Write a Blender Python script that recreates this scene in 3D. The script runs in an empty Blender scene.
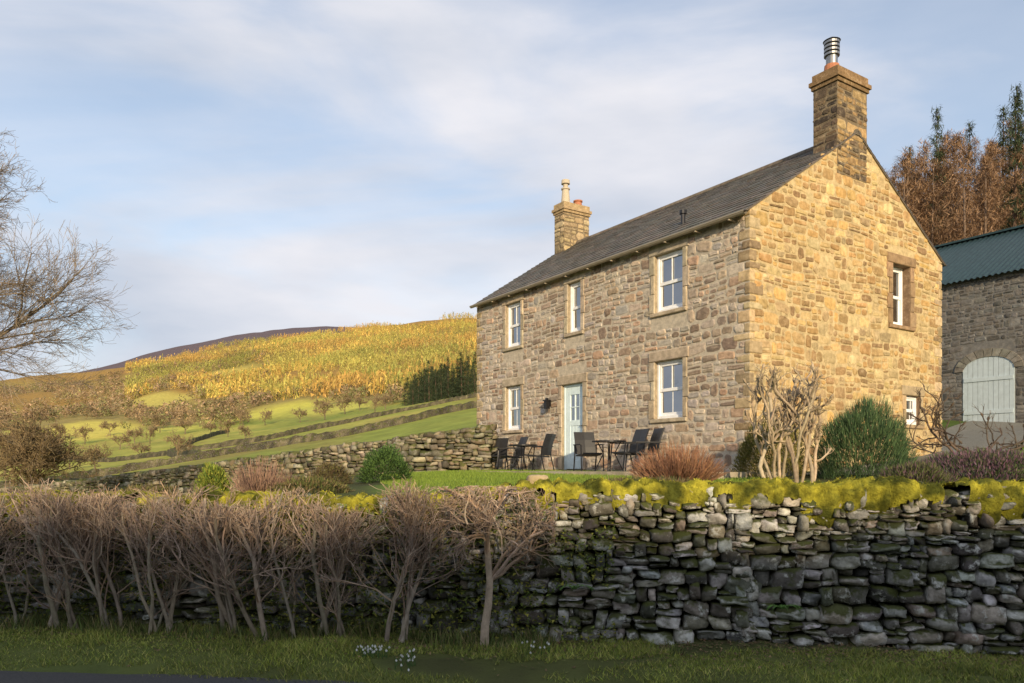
import bpy, math, random
import numpy as np
from mathutils import Vector, Matrix
R=random.Random(7); rng=np.random.default_rng(7)
scene=bpy.context.scene
COL=scene.collection
CAMZ=1.6

# ---------------------------------------------------------------- noise
def h2(ix,iy):
    s=np.sin(ix*127.1+iy*311.7)*43758.5453
    return s-np.floor(s)
def vn(x,y):
    x=np.asarray(x,float);y=np.asarray(y,float)
    ix=np.floor(x);iy=np.floor(y);fx=x-ix;fy=y-iy
    fx=fx*fx*(3-2*fx);fy=fy*fy*(3-2*fy)
    a=h2(ix,iy);b=h2(ix+1,iy);c=h2(ix,iy+1);d=h2(ix+1,iy+1)
    return (a*(1-fx)+b*fx)*(1-fy)+(c*(1-fx)+d*fx)*fy
def fbm(x,y,o=4):
    t=0;a=.5;n=0
    for i in range(o):
        t=t+a*vn(np.asarray(x)*2**i+i*17.3,np.asarray(y)*2**i+i*9.1);n+=a;a*=.5
    return t/n

# ---------------------------------------------------------------- mesh helpers
def mesh_np(name,verts,faces,cols=None,smooth=False,mat=None):
    me=bpy.data.meshes.new(name)
    verts=np.asarray(verts,np.float32)
    faces=np.asarray(faces,np.int32)
    M,k=faces.shape
    me.vertices.add(len(verts)); me.vertices.foreach_set("co",verts.ravel())
    me.loops.add(M*k); me.loops.foreach_set("vertex_index",faces.ravel())
    me.polygons.add(M); me.polygons.foreach_set("loop_start",np.arange(0,M*k,k,dtype=np.int32))
    me.polygons.foreach_set("loop_total",np.full(M,k,np.int32))
    me.update(calc_edges=True)
    if cols is not None:
        c=np.ones((len(verts),4),np.float32); c[:,:3]=cols
        at=me.color_attributes.new("Col",'FLOAT_COLOR','POINT'); at.data.foreach_set("color",c.ravel())
    me.polygons.foreach_set("use_smooth",np.full(M,smooth))
    if mat: me.materials.append(mat)
    me.validate()
    return me
class MB:
    def __init__(s): s.v=[];s.f=[];s.c=[]
    def add(s,vs,fs,col):
        o=len(s.v); s.v.extend([tuple(v) for v in vs]); s.f.extend([tuple(i+o for i in f) for f in fs])
        s.c.extend([(col[0],col[1],col[2],1.0)]*len(vs))
    def mesh(s,name,mat,smooth=False):
        me=bpy.data.meshes.new(name); me.from_pydata(s.v,[],s.f)
        at=me.color_attributes.new("Col",'FLOAT_COLOR','POINT'); at.data.foreach_set("color",np.array(s.c,np.float32).ravel())
        if smooth: me.polygons.foreach_set("use_smooth",np.full(len(s.f),True))
        if mat: me.materials.append(mat)
        me.update(); return me
def obj(name,me,parent=None,loc=None,rz=None,label=None,category=None,group=None,kind=None):
    o=bpy.data.objects.new(name,me); COL.objects.link(o)
    if loc is not None:o.location=loc
    if rz is not None:o.rotation_euler=(0,0,rz)
    if parent:o.parent=parent
    if label:o["label"]=label
    if category:o["category"]=category
    if group:o["group"]=group
    if kind:o["kind"]=kind
    return o
def jit(c,a,r=R):
    k=1+r.uniform(-a,a); return (c[0]*k*(1+r.uniform(-a,a)*.25),c[1]*k,c[2]*k*(1+r.uniform(-a,a)*.25))
def boxv(mb,x0,x1,y0,y1,z0,z1,col):
    vs=[(x0,y0,z0),(x1,y0,z0),(x1,y1,z0),(x0,y1,z0),(x0,y0,z1),(x1,y0,z1),(x1,y1,z1),(x0,y1,z1)]
    mb.add(vs,[(3,2,1,0),(4,5,6,7),(0,1,5,4),(1,2,6,5),(2,3,7,6),(3,0,4,7)],col)
def cyl(mb,c,r0,r1,z0,z1,col,n=16,cap=True):
    vs=[];
    for z,r in((z0,r0),(z1,r1)):
        for i in range(n):
            a=2*math.pi*i/n; vs.append((c[0]+r*math.cos(a),c[1]+r*math.sin(a),z))
    fs=[(i,(i+1)%n,n+(i+1)%n,n+i) for i in range(n)]
    if cap: fs+= [tuple(range(n,2*n)),tuple(range(n-1,-1,-1))]
    mb.add(vs,fs,col)
def tube(mb,pts,rad,n,col):
    m=len(pts)
    if m<2:return
    d=(pts[-1]-pts[0]);
    if d.length<1e-6:return
    d.normalize()
    up=Vector((0,0,1)) if abs(d.z)<.9 else Vector((1,0,0))
    a=d.cross(up).normalized(); b=d.cross(a).normalized()
    vs=[]
    cs=[(math.cos(2*math.pi*i/n),math.sin(2*math.pi*i/n)) for i in range(n)]
    for p,r in zip(pts,rad):
        for (c,s) in cs: vs.append((p.x+(a.x*c+b.x*s)*r,p.y+(a.y*c+b.y*s)*r,p.z+(a.z*c+b.z*s)*r))
    fs=[]
    for j in range(m-1):
        for i in range(n): fs.append((j*n+i,j*n+(i+1)%n,(j+1)*n+(i+1)%n,(j+1)*n+i))
    mb.add(vs,fs,col)

# ---------------------------------------------------------------- materials
def newmat(name):
    m=bpy.data.materials.new(name); m.use_nodes=True; nt=m.node_tree
    return m,nt,nt.nodes,nt.links,nt.nodes["Principled BSDF"]
def mat_v(name,rough=.85,nscale=6,namt=.35,bscale=20,bstr=.3,spec=.3,lichen=0,moss=0,bdist=.02,stain=0,lcol=(.5,.5,.44),mcol=(.07,.085,.014)):
    m,nt,N,L,B=newmat(name)
    B.inputs["Roughness"].default_value=rough
    B.inputs["Specular IOR Level"].default_value=spec
    at=N.new("ShaderNodeAttribute"); at.attribute_name="Col"
    tc=N.new("ShaderNodeTexCoord")
    n1=N.new("ShaderNodeTexNoise"); n1.inputs["Scale"].default_value=nscale; n1.inputs["Detail"].default_value=4
    n1.inputs["Roughness"].default_value=.65
    L.new(tc.outputs["Object"],n1.inputs["Vector"])
    mr=N.new("ShaderNodeMapRange"); mr.inputs[1].default_value=.25; mr.inputs[2].default_value=.75
    mr.inputs[3].default_value=1-namt; mr.inputs[4].default_value=1+namt
    L.new(n1.outputs["Fac"],mr.inputs[0])
    mx=N.new("ShaderNodeVectorMath"); mx.operation='SCALE'
    L.new(at.outputs["Color"],mx.inputs[0]); L.new(mr.outputs[0],mx.inputs["Scale"])
    cur=mx.outputs[0]
    def layer(cur,scale,lo,hi,color,amt,up=False):
        n=N.new("ShaderNodeTexNoise"); n.inputs["Scale"].default_value=scale; n.inputs["Detail"].default_value=4
        n.inputs["Roughness"].default_value=.7
        L.new(tc.outputs["Object"],n.inputs["Vector"])
        r=N.new("ShaderNodeMapRange"); r.inputs[1].default_value=lo; r.inputs[2].default_value=hi; r.inputs[4].default_value=amt
        fac=n.outputs["Fac"]
        if up:
            g=N.new("ShaderNodeNewGeometry"); sp=N.new("ShaderNodeSeparateXYZ"); L.new(g.outputs["Normal"],sp.inputs[0])
            ma=N.new("ShaderNodeMath"); ma.operation='MULTIPLY_ADD'; ma.inputs[1].default_value=.22
            L.new(sp.outputs["Z"],ma.inputs[0]); L.new(fac,ma.inputs[2]); fac=ma.outputs[0]
        L.new(fac,r.inputs[0])
        x=N.new("ShaderNodeMixRGB"); L.new(r.outputs[0],x.inputs[0]); L.new(cur,x.inputs[1]); x.inputs[2].default_value=(*color,1)
        return x.outputs[0]
    if stain: cur=layer(cur,1.1,.52,.76,(.12,.08,.05),stain)
    if lichen: cur=layer(cur,9,.54,.64,lcol,lichen)
    if moss: cur=layer(cur,3.2,.55,.66,mcol,moss,True)
    L.new(cur,B.inputs["Base Color"])
    if bstr>0:
        n2=N.new("ShaderNodeTexNoise"); n2.inputs["Scale"].default_value=bscale; n2.inputs["Detail"].default_value=5; n2.inputs["Roughness"].default_value=.7
        L.new(tc.outputs["Object"],n2.inputs["Vector"])
        bp=N.new("ShaderNodeBump"); bp.inputs["Strength"].default_value=bstr; bp.inputs["Distance"].default_value=bdist
        L.new(n2.outputs["Fac"],bp.inputs["Height"]); L.new(bp.outputs[0],B.inputs["Normal"])
    return m
def mat_plain(name,col,rough=.5,metal=0,spec=.5,namt=.08,bstr=.05):
    m,nt,N,L,B=newmat(name)
    B.inputs["Roughness"].default_value=rough; B.inputs["Metallic"].default_value=metal; B.inputs["Specular IOR Level"].default_value=spec
    tc=N.new("ShaderNodeTexCoord"); n=N.new("ShaderNodeTexNoise"); n.inputs["Scale"].default_value=8; n.inputs["Detail"].default_value=5
    L.new(tc.outputs["Object"],n.inputs["Vector"])
    mr=N.new("ShaderNodeMapRange"); mr.inputs[1].default_value=.3;mr.inputs[2].default_value=.7;mr.inputs[3].default_value=1-namt; mr.inputs[4].default_value=1+namt
    L.new(n.outputs["Fac"],mr.inputs[0])
    v=N.new("ShaderNodeVectorMath"); v.operation='SCALE'; v.inputs[0].default_value=col; L.new(mr.outputs[0],v.inputs["Scale"]); L.new(v.outputs[0],B.inputs["Base Color"])
    bp=N.new("ShaderNodeBump"); bp.inputs["Strength"].default_value=bstr; L.new(n.outputs["Fac"],bp.inputs["Height"]); L.new(bp.outputs[0],B.inputs["Normal"])
    return m
def mat_leafy(name):
    m,nt,N,L,B=newmat(name)
    B.inputs["Roughness"].default_value=.75;B.inputs["Specular IOR Level"].default_value=.2
    at=N.new("ShaderNodeAttribute"); at.attribute_name="Col";L.new(at.outputs["Color"],B.inputs["Base Color"])
    return m
M_house=mat_v("house_stone",.9,9,.38,28,.6,.2,lichen=.25,bdist=.02,stain=.32,lcol=(.50,.41,.29))
M_dress=mat_v("dressed_stone",.9,7,.4,35,.5,.2,stain=.4,lichen=.3,lcol=(.26,.21,.15))
M_dry=mat_v("drystone",.92,10,.55,18,.9,.2,lichen=.9,moss=.95,bdist=.03,lcol=(.66,.66,.62),mcol=(.07,.08,.02))
M_dryfar=mat_v("drystone_far",.92,5,.4,14,.6,.2,lichen=.3,moss=.8)
M_slate=mat_v("slate",.6,7,.25,30,.4,.4,lichen=.12,moss=.25)
M_bark=mat_v("bark",.9,14,.35,40,0,.2)
M_leaf=mat_leafy("foliage")
M_terr=mat_v("terrain",.95,.35,.3,2.5,.5,.1,bdist=.15)
M_white=mat_plain("white_paint",(.86,.86,.88),.45)
M_door=mat_plain("aqua_paint",(.70,.84,.90),.4)
M_barndoor=mat_plain("grey_blue_paint",(.50,.58,.63),.5)
M_black=mat_plain("black_weave",(.022,.022,.025),.5)
M_iron=mat_plain("dark_metal",(.03,.03,.035),.4,.6)
M_steel=mat_plain("steel",(.3,.3,.3),.4,.9)
M_clay=mat_plain("clay",(.42,.17,.09),.8)
M_buff=mat_plain("buff_clay",(.50,.43,.33),.8)
M_gut=mat_plain("gutter_paint",(.33,.28,.21),.5)
M_corr=mat_plain("corrugated_paint",(.022,.05,.058),.55,0,.4,.25)
M_moss=mat_v("moss",.95,12,.55,45,1,.1,bdist=.03)
M_glass,nt,N,L,B=newmat("window_glass")
B.inputs["Base Color"].default_value=(.012,.014,.016,1);B.inputs["Roughness"].default_value=.05
gl=N.new("ShaderNodeBsdfGlossy"); gl.inputs["Roughness"].default_value=.02; gl.inputs["Color"].default_value=(.8,.85,.9,1)
tcg=N.new("ShaderNodeTexCoord"); ng=N.new("ShaderNodeTexNoise"); ng.inputs["Scale"].default_value=1.2; L.new(tcg.outputs["Object"],ng.inputs["Vector"])
bg=N.new("ShaderNodeBump"); bg.inputs["Strength"].default_value=.2; bg.inputs["Distance"].default_value=.08; L.new(ng.outputs["Fac"],bg.inputs["Height"]); L.new(bg.outputs[0],gl.inputs["Normal"])
ms=N.new("ShaderNodeMixShader"); ms.inputs[0].default_value=.34; L.new(B.outputs[0],ms.inputs[1]); L.new(gl.outputs[0],ms.inputs[2])
L.new(ms.outputs[0],N["Material Output"].inputs["Surface"])

# ---------------------------------------------------------------- terrain
PXS=np.array([-300,0,100,150,200,250,300,400,475,600,750,900,1024,1300.])
def exp_(l): return [l[0],l[1],l[2],(l[2]+l[3])/2,l[3],(l[3]+l[4])/2]+l[4:]
def zr(Y,pys,rest): return [CAMZ+(469-p)/765*Y for p in pys]+rest
ROWS=[(7.2,exp_([.85,.95,1.0,1.05,1.1,1.15,1.15,1.18,1.18,1.18,1.2,1.2])),
(12,exp_([.5,.75,.9,1.05,1.25,1.35,1.4,1.42,1.42,1.45,1.5,1.55])),
(16,exp_([.1,.45,.7,.95,1.2,1.4,1.47,1.5,1.52,1.6,1.8,2.0])),
(20,exp_([0,.3,.55,.9,1.25,1.5,1.54,1.54,1.54,2.1,2.5,2.8])),
(25,exp_([-.2,.1,.4,.8,1.25,1.6,1.7,1.7,1.8,3.0,3.05,3.2])),
(45,zr(45,[508,502,494,489,483,477,469,455,441,435,400],[6.5,8,9])),
(75,zr(75,[492,490,482,476,469,461,453,439,424,415,330],[18,21,23])),
(150,zr(150,[480,476,468,461,453,446,437,420,407,398,290],[42,48,52])),
(280,zr(280,[462,456,448,443,437,431,424,407,394,385,300],[80,85,90])),
(450,zr(450,[442,432,426,424,420,414,406,391,378,370,310],[110,120,130])),
(700,zr(700,[430,418,410,404,398,393,384,371,360,352,320],[130,140,150])),
(1000,zr(1000,[410,400,394,386,378,370,363,352,345,342,340],[160,180,190])),
(1800,zr(1800,[395,384,372,366,355,345,336,327,321,318,318],[300,310,320])),
(2500,zr(2500,[405,400,390,380,370,360,350,345,340,340,340],[300,310,320])),
(4200,zr(4200,[392,382,368,350,341,332,325,330,345,350,350],[400,400,400])),
(6500,zr(6500,[430,430,425,420,410,405,400,400,400,400,400],[300,300,300])),
(12000,[0]*14)]
RY=np.log(np.array([r[0] for r in ROWS])); RZ=np.array([r[1] for r in ROWS])
def tab(px,Y):
    px=np.clip(px,-299.9,1299.9); ly=np.clip(np.log(np.maximum(Y,.1)),RY[0]+1e-6,RY[-1]-1e-6)
    i=np.clip(np.searchsorted(PXS,px)-1,0,len(PXS)-2); j=np.clip(np.searchsorted(RY,ly)-1,0,len(RY)-2)
    fx=(px-PXS[i])/(PXS[i+1]-PXS[i]); fy=(ly-RY[j])/(RY[j+1]-RY[j])
    return (RZ[j,i]*(1-fx)+RZ[j,i+1]*fx)*(1-fy)+(RZ[j+1,i]*(1-fx)+RZ[j+1,i+1]*fx)*fy
def wally(x): return 7.0-.137*np.asarray(x)
def wtop(x): return 1.29+.14/(1+math.exp(-(x+.3)*4))
def TZ(x,y):
    x=np.asarray(x,float);y=np.asarray(y,float)
    Y=np.maximum(y,.5); px=512+765*x/Y
    z=0;n=0
    for dx in(-25,0,25):
        for k in(.9,1,1.11):
            z=z+tab(px+dx,Y*k);n+=1
    z=z/n
    far=np.clip((y-90)/200,0,1)
    z=z+far*((fbm(x/150,y/150,4)-.5)*.034*np.minimum(y,1200)*np.clip(1.6-y/2500,.35,1))
    z=z+np.clip((y-9)/10,0,1)*(fbm(x/3,y/3,3)-.5)*.08+np.clip((y-30)/20,0,1)*(fbm(x/18,y/18,3)-.5)*.9*np.clip((400-y)/300,0,1)
    wy=wally(x)
    t=np.clip((y-(wy+.12))/.25,0,1)
    verge=np.clip((y-(5.45-.15*x))/.5,0,1)
    znear=-.02+verge*(.05+.08*fbm(x*1.5,y*1.5,3)+.04*fbm(x*5,y*5,2))
    shade_bank=np.clip((-y-5)/11,0,1)  # unseen rise added behind the camera to shade the near wall and verge
    znear=znear+shade_bank*shade_bank*(3-2*shade_bank)*(7.75-.04*x+.6*(fbm(x/.8,y/3,3)-.5))
    return znear*(1-t)+z*t
def tz(x,y): return float(TZ(np.array([x]),np.array([y]))[0])
ang=np.concatenate([np.radians(np.arange(-45,45,.28)),np.radians(np.arange(45,315,1.5))])
rr=np.concatenate([[0.01],np.exp(np.linspace(math.log(1.0),math.log(12000),250))])
A_,R_=np.meshgrid(ang,rr)
X=(R_*np.sin(A_)).ravel();Y=(R_*np.cos(A_)).ravel();Z=TZ(X,Y)
na=len(ang);nr=len(rr)
ii,jj=np.meshgrid(np.arange(nr-1),np.arange(na),indexing='ij')
ii=ii.ravel();jj=jj.ravel();j2=(jj+1)%na
F=np.stack([ii*na+jj,ii*na+j2,(ii+1)*na+j2,(ii+1)*na+jj],1)[:, ::-1]
PX=512+765*X/np.maximum(Y,.5)
def mixc(c,m,col): return c*(1-m[:,None])+np.array(col)*m[:,None]
C=np.tile(np.array([.07,.075,.03]),(len(X),1))
f1=fbm(X/2,Y/2,3)
C=mixc(C,np.clip((f1-.45)*3,0,1),(.09,.12,.035))
C=mixc(C,((Y>4.5)&(Y<7.4)).astype(float)*np.clip((fbm(X*1.2,Y*2,3)-.25)*3,0,1),(.12,.14,.04))
lawn=((Y>7.3)&(Y<23)&(X<4.6)).astype(float)*np.clip((PX-372)/25+(f1-.5)*3,0,1); C=mixc(C,lawn,(.12,.18,.03))
far=np.clip((Y-22)/6,0,1)*(PX<620)
fn=fbm(X/25,Y/25,4);fn2=fbm(X/60+3,Y/40+8,3)
C=mixc(C,far,(.29,.30,.06)); C=mixc(C,far*np.clip((fn-.42)*4,0,1)*.8,(.43,.39,.09));C=mixc(C,far*np.clip((fn2-.52)*6,0,1)*.7,(.20,.25,.05))
C=mixc(C,far*np.clip((fbm(X/12,Y/30)-.6)*6,0,1)*.6,(.26,.18,.07))
pY=fbm(X/90+4,Y/90,4)
h=np.clip((Y-330-80*pY)/40,0,1)*(PX<700); C=mixc(C,h*.9,(.30,.23,.08))
h=np.clip((Y-480-120*pY)/80,0,1)*(PX<700); C=mixc(C,h,(.32,.20,.06)); C=mixc(C,h*np.clip((fbm(X/200,Y/200)-.5)*5,0,1)*.8,(.26,.24,.07))
CLEAR=[(262,400,75,95,(.56,.52,.09)),(95,370,55,90,(.56,.48,.10)),(20,330,50,60,(.46,.42,.09)),(390,560,45,70,(.54,.42,.10)),(160,640,40,90,(.50,.42,.1)),(330,330,45,35,(.46,.44,.09)),(175,320,40,30,(.48,.46,.09)),(235,900,35,120,(.50,.40,.1)),(440,1000,30,150,(.46,.34,.1))]
for(px,yy,w,hh,c) in CLEAR:
    m=np.clip(1.6-1.6*(((PX-px)/w)**2+((Y-yy)/hh)**2)+(fn-.5)*1.5,0,1); C=mixc(C,m,c)
m=np.clip((Y-2400)/100,0,1);C=mixc(C,m,(.13,.10,.11))
m=((PX>860)&(Y>9)).astype(float)*np.clip((Y-9)/4,0,1); C=mixc(C,m,(.08,.12,.03))
m=((PX>940)&(Y>12.5)&(Y<19)).astype(float);C=mixc(C,m,(.15,.24,.04))
m=((PX>700)&(Y>40)).astype(float); C=mixc(C,m,(.07,.045,.03))
me=mesh_np("ground",np.stack([X,Y,Z],1),F,C,True,M_terr)
obj("ground",me,kind="structure")
# road
mb=MB()
m,nt,N,L,B=newmat("asphalt"); B.inputs["Roughness"].default_value=.8
tc=N.new("ShaderNodeTexCoord");n=N.new("ShaderNodeTexNoise");n.inputs["Scale"].default_value=60;n.inputs["Detail"].default_value=5;L.new(tc.outputs["Object"],n.inputs["Vector"])
cr=N.new("ShaderNodeValToRGB");cr.color_ramp.elements[0].color=(.02,.02,.022,1);cr.color_ramp.elements[1].color=(.09,.088,.085,1);L.new(n.outputs["Fac"],cr.inputs[0]);L.new(cr.outputs[0],B.inputs["Base Color"])
bp=N.new("ShaderNodeBump");bp.inputs["Strength"].default_value=.6;bp.inputs["Distance"].default_value=.01;L.new(n.outputs["Fac"],bp.inputs["Height"]);L.new(bp.outputs[0],B.inputs["Normal"])
vs=[];fs=[]
for i in range(481):
    x=-60+i*.25; e=.35*float(fbm(np.array([x*1.3]),np.array([3.]))[0])-.1; vs+=[(x,1.2-.15*x,.004),(x,5.45-.15*x+e,.004)]
for i in range(480): fs.append((2*i,2*i+2,2*i+3,2*i+1))
mb.add(vs,fs,(0,0,0)); obj("road",mb.mesh("road",m),kind="structure")

# ---------------------------------------------------------------- blades / grass
def blades(base,h,lean,w,cols,up=None):
    n=len(base); az=rng.uniform(0,2*np.pi,n)
    side=np.stack([np.cos(az),np.sin(az),np.zeros(n)],1)*w[:,None]*.5
    la=rng.uniform(0,2*np.pi,n)
    if up is None:
        tip=np.stack([np.cos(la)*lean*h,np.sin(la)*lean*h,h],1)
    else: tip=up*h[:,None]
    v=np.stack([base-side,base+side,base+tip],1).reshape(-1,3)
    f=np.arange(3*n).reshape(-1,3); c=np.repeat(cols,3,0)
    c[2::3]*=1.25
    return v,f,c
def colmix(n,pal,amt=.2):
    pal=np.array(pal); c=pal[rng.integers(0,len(pal),n)]; return c*rng.uniform(1-amt,1+amt,(n,1))
n=80000; x=rng.uniform(-6.2,6.5,n); y=(5.45-.15*x)+rng.uniform(0,1,n)**.8*(wally(x)-.02-(5.45-.15*x))
k=fbm(x*1.2,y*2,3)>.38; x=x[k];y=y[k];n=len(x)
hh=rng.uniform(.012,.05,n)*(0.4+2.6*fbm(x*2.2,y*2.8)**2)
cm=colmix(n,[(.20,.25,.045),(.27,.30,.055),(.34,.32,.09),(.11,.15,.035)])*(.55+.9*fbm(x*1.7+5,y*2.3,3))[:,None]
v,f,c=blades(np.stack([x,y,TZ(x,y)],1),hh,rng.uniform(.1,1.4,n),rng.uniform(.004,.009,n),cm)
obj("verge_grass",mesh_np("verge_grass",v,f,c,mat=M_leaf),kind="stuff",label="short winter grass along the road verge",category="grass")
n=16000; x=rng.uniform(-7.2,1.4,n); y=wally(x)-.12-np.abs(rng.normal(0,.22,n)); k=fbm(x*1.6,y*3+4,3)>.45;x=x[k];y=y[k];n=len(x)
hh=rng.uniform(.05,.26,n)*fbm(x*2.1,y*2,2)
v,f,c=blades(np.stack([x,y,TZ(x,y)],1),hh,rng.uniform(.1,.9,n),rng.uniform(.006,.016,n),colmix(n,[(.10,.14,.035),(.16,.19,.05),(.24,.20,.09),(.07,.09,.03)]))
obj("undergrowth",mesh_np("undergrowth",v,f,c,mat=M_leaf),kind="stuff",label="rough green undergrowth at the hedge foot",category="plants")
n=9000;x=rng.uniform(-7,5,n);y=wally(x)-.1-np.abs(rng.normal(0,.4,n));k=y>5.6-.15*x;x=x[k];y=y[k];n=len(x)
d=rng.normal(0,1,(n,3));d[:,2]=np.abs(d[:,2])*.3;d/=np.linalg.norm(d,axis=1)[:,None]
v,f,c=blades(np.stack([x,y,TZ(x,y)+.012],1),rng.uniform(.015,.035,n),0,rng.uniform(.015,.03,n),colmix(n,[(.16,.10,.06),(.12,.085,.05),(.22,.15,.08),(.14,.15,.05)],.3),d)
obj("leaf_litter",mesh_np("leaf_litter",v,f,c,mat=M_leaf),kind="stuff",label="brown fallen leaves below the wall",category="leaves")
n=80000; x=rng.uniform(-4,4.8,n); y=rng.uniform(8,20,n); px=512+765*x/y
k=(px>372+25*(fbm(x/2,y/2,3)))&(px<760); x=x[k];y=y[k];n=len(x)
v,f,c=blades(np.stack([x,y,TZ(x,y)-.005],1),rng.uniform(.02,.06,n),rng.uniform(.1,.6,n),rng.uniform(.008,.016,n),colmix(n,[(.14,.20,.03),(.18,.24,.04),(.11,.17,.025)]))
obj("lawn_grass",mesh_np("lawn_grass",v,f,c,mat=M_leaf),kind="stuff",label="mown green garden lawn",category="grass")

# ---------------------------------------------------------------- drystone walls
def cube_surface(n):
    idx={};V=[];Fc=[]
    def gid(p):
        if p not in idx: idx[p]=len(V);V.append([2*q/n-1 for q in p])
        return idx[p]
    for ax in range(3):
        for s in(0,n):
            for i in range(n):
                for j in range(n):
                    q=[]
                    for(a,b) in((i,j),(i+1,j),(i+1,j+1),(i,j+1)):
                        p=[0,0,0];p[ax]=s;p[(ax+1)%3]=a;p[(ax+2)%3]=b;q.append(gid(tuple(p)))
                    Fc.append(q if s else q[::-1])
    V=np.array(V,float)
    nrm=np.linalg.norm(V,axis=1,keepdims=True)
    return V,V/nrm*1.25,np.array(Fc)
CS={n:cube_surface(n) for n in(2,4)}
def stone(acc,c,half,frame,col,n=4,rnd=.4,irr=1):
    V,S,Fc=CS[n]
    rn=min(.9,max(.12,rnd+R.uniform(-.22,.22)))
    P=V*(1-rn)+S*rn
    sh=np.array([[R.uniform(-.18,.18)*irr for _ in range(3)] for _ in range(3)])
    P=P+P@sh
    ph=np.array([R.uniform(0,6) for _ in range(6)])
    P=P+.12*irr*np.stack([np.sin(2.3*P[:,1]+ph[0])*np.cos(2*P[:,2]+ph[1]),np.sin(2.6*P[:,2]+ph[2])*np.cos(2.2*P[:,0]+ph[3]),np.sin(2.1*P[:,0]+ph[4])*np.cos(2.9*P[:,1]+ph[5])],1)
    P=P+rng.normal(0,.055,P.shape)
    P=P*np.array(half)
    tl=R.uniform(-.16,.16)*irr; P[:,2]+=tl*P[:,0]*(min(1,half[2]/half[0]+.3))
    P=P@frame+np.array(c)
    o=acc['n'];acc['v'].append(P);acc['f'].append(Fc+o);acc['c'].append(np.tile(col,(len(P),1)));acc['n']+=len(P)
def newacc(): return {'v':[],'f':[],'c':[],'n':0}
def drystone(name,pts,thick,palette,hs,ws,ndet,mat,label,cope=True,both=False,rnd=.4):
    acc=newacc()
    for(p,q) in zip(pts[:-1],pts[1:]):
        d=Vector((q[0]-p[0],q[1]-p[1],0));Ls=d.length;d.normalize();nn=Vector((d.y,-d.x,0))
        if nn.y>0: nn=-nn
        fr=np.array([[d.x,d.y,0],[-nn.x,-nn.y,0],[0,0,1]])
        for side in((1,-1) if both else (1,)):
            z=0;H=max(p[3]-p[2],q[3]-q[2])-(.1 if cope else 0)
            def put(a,w,zz,h):
                t=min(max((a+w/2)/Ls,0),1)
                bz=p[2]*(1-t)+q[2]*t; tzp=p[3]*(1-t)+q[3]*t-(.1 if cope else 0)
                if bz+zz<tzp-.02:
                    batter=.10*(1-zz/H)
                    off=(R.uniform(-.04,.05)+batter)*side+(0 if side>0 else -thick)
                    wob=.04*math.sin(1.7*(a+p[0]))+.03*math.sin(4.1*(a+p[0])+zz*3)
                    c=(p[0]+d.x*(a+w/2)+nn.x*(off-.09*side),p[1]+d.y*(a+w/2)+nn.y*(off-.09*side),bz+zz+h/2+wob)
                    stone(acc,c,(w/2*.92,.13,h/2*.91),fr,jit(R.choice(palette),.38),ndet,rnd)
            while z<H:
                h=R.uniform(*hs)*(1.3-.45*z/H)
                a=-R.uniform(0,ws[0])
                while a<Ls:
                    w=R.uniform(*ws)*(1.25-.4*z/H)
                    k=R.random()
                    if k<.24:
                        s=R.uniform(.4,.6);put(a,w,z,h*s);m_=R.uniform(.35,.65)
                        put(a,w*m_,z+h*s,h*(1-s));put(a+w*m_,w*(1-m_),z+h*s,h*(1-s))
                    elif k<.44:
                        s=R.uniform(.35,.65);put(a,w,z,h*s);put(a+R.uniform(-.02,.02),w,z+h*s,h*(1-s))
                    elif k<.6:
                        w*=.6;put(a,w,z,h*R.uniform(.9,1.1))
                    else: put(a,w,z,h*R.uniform(.85,1.15))
                    a+=w
                z+=h*.98
        if cope:
            a=0
            while a<Ls:
                w=R.uniform(ws[0]*.8,ws[1]*.8);t=min((a+w/2)/Ls,1);tzp=p[3]*(1-t)+q[3]*t
                c=(p[0]+d.x*(a+w/2)-nn.x*thick*.5,p[1]+d.y*(a+w/2)-nn.y*thick*.5,tzp-.09+R.uniform(-.03,.03))
                stone(acc,c,(w/2*.96,thick*.54,.09+R.uniform(-.02,.03)),fr,jit(R.choice(palette),.3),ndet,.5)
                a+=w
        e=.09
        a_=[(p[0]-nn.x*e,p[1]-nn.y*e),(q[0]-nn.x*e,q[1]-nn.y*e),(q[0]-nn.x*(thick-e),q[1]-nn.y*(thick-e)),(p[0]-nn.x*(thick-e),p[1]-nn.y*(thick-e))]
        zb=[p[2]-.3,q[2]-.3,q[2]-.3,p[2]-.3];zt=[p[3]-.12,q[3]-.12,q[3]-.12,p[3]-.12]
        vs=[(a_[i][0],a_[i][1],zb[i]) for i in range(4)]+[(a_[i][0],a_[i][1],zt[i]) for i in range(4)]
        fs=[(3,2,1,0),(4,5,6,7),(0,1,5,4),(1,2,6,5),(2,3,7,6),(3,0,4,7)]
        o=acc['n'];acc['v'].append(np.array(vs));acc['f'].append(np.array(fs)+o);acc['c'].append(np.tile((.022,.02,.015),(8,1)));acc['n']+=8
    me=mesh_np(name,np.concatenate(acc['v']),np.concatenate(acc['f']),np.concatenate(acc['c']),True,mat)
    return obj(name,me,label=label,category="wall")
PALD=[(.28,.27,.25),(.38,.37,.35),(.17,.16,.145),(.47,.46,.44),(.12,.11,.10),(.32,.28,.23),(.56,.55,.52),(.22,.20,.165),(.40,.375,.34),(.13,.13,.095)]
wp=[]
for x in(-10,-6,-2,-1,0,1,2,5,9):
    wp.append((x,float(wally(x)),.0,wtop(x)))
nearwall=drystone("dry_stone_wall",wp,.42,PALD,(.08,.14),(.08,.24),4,M_dry,"mossy grey dry stone wall beside the road verge",rnd=.36)
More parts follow.
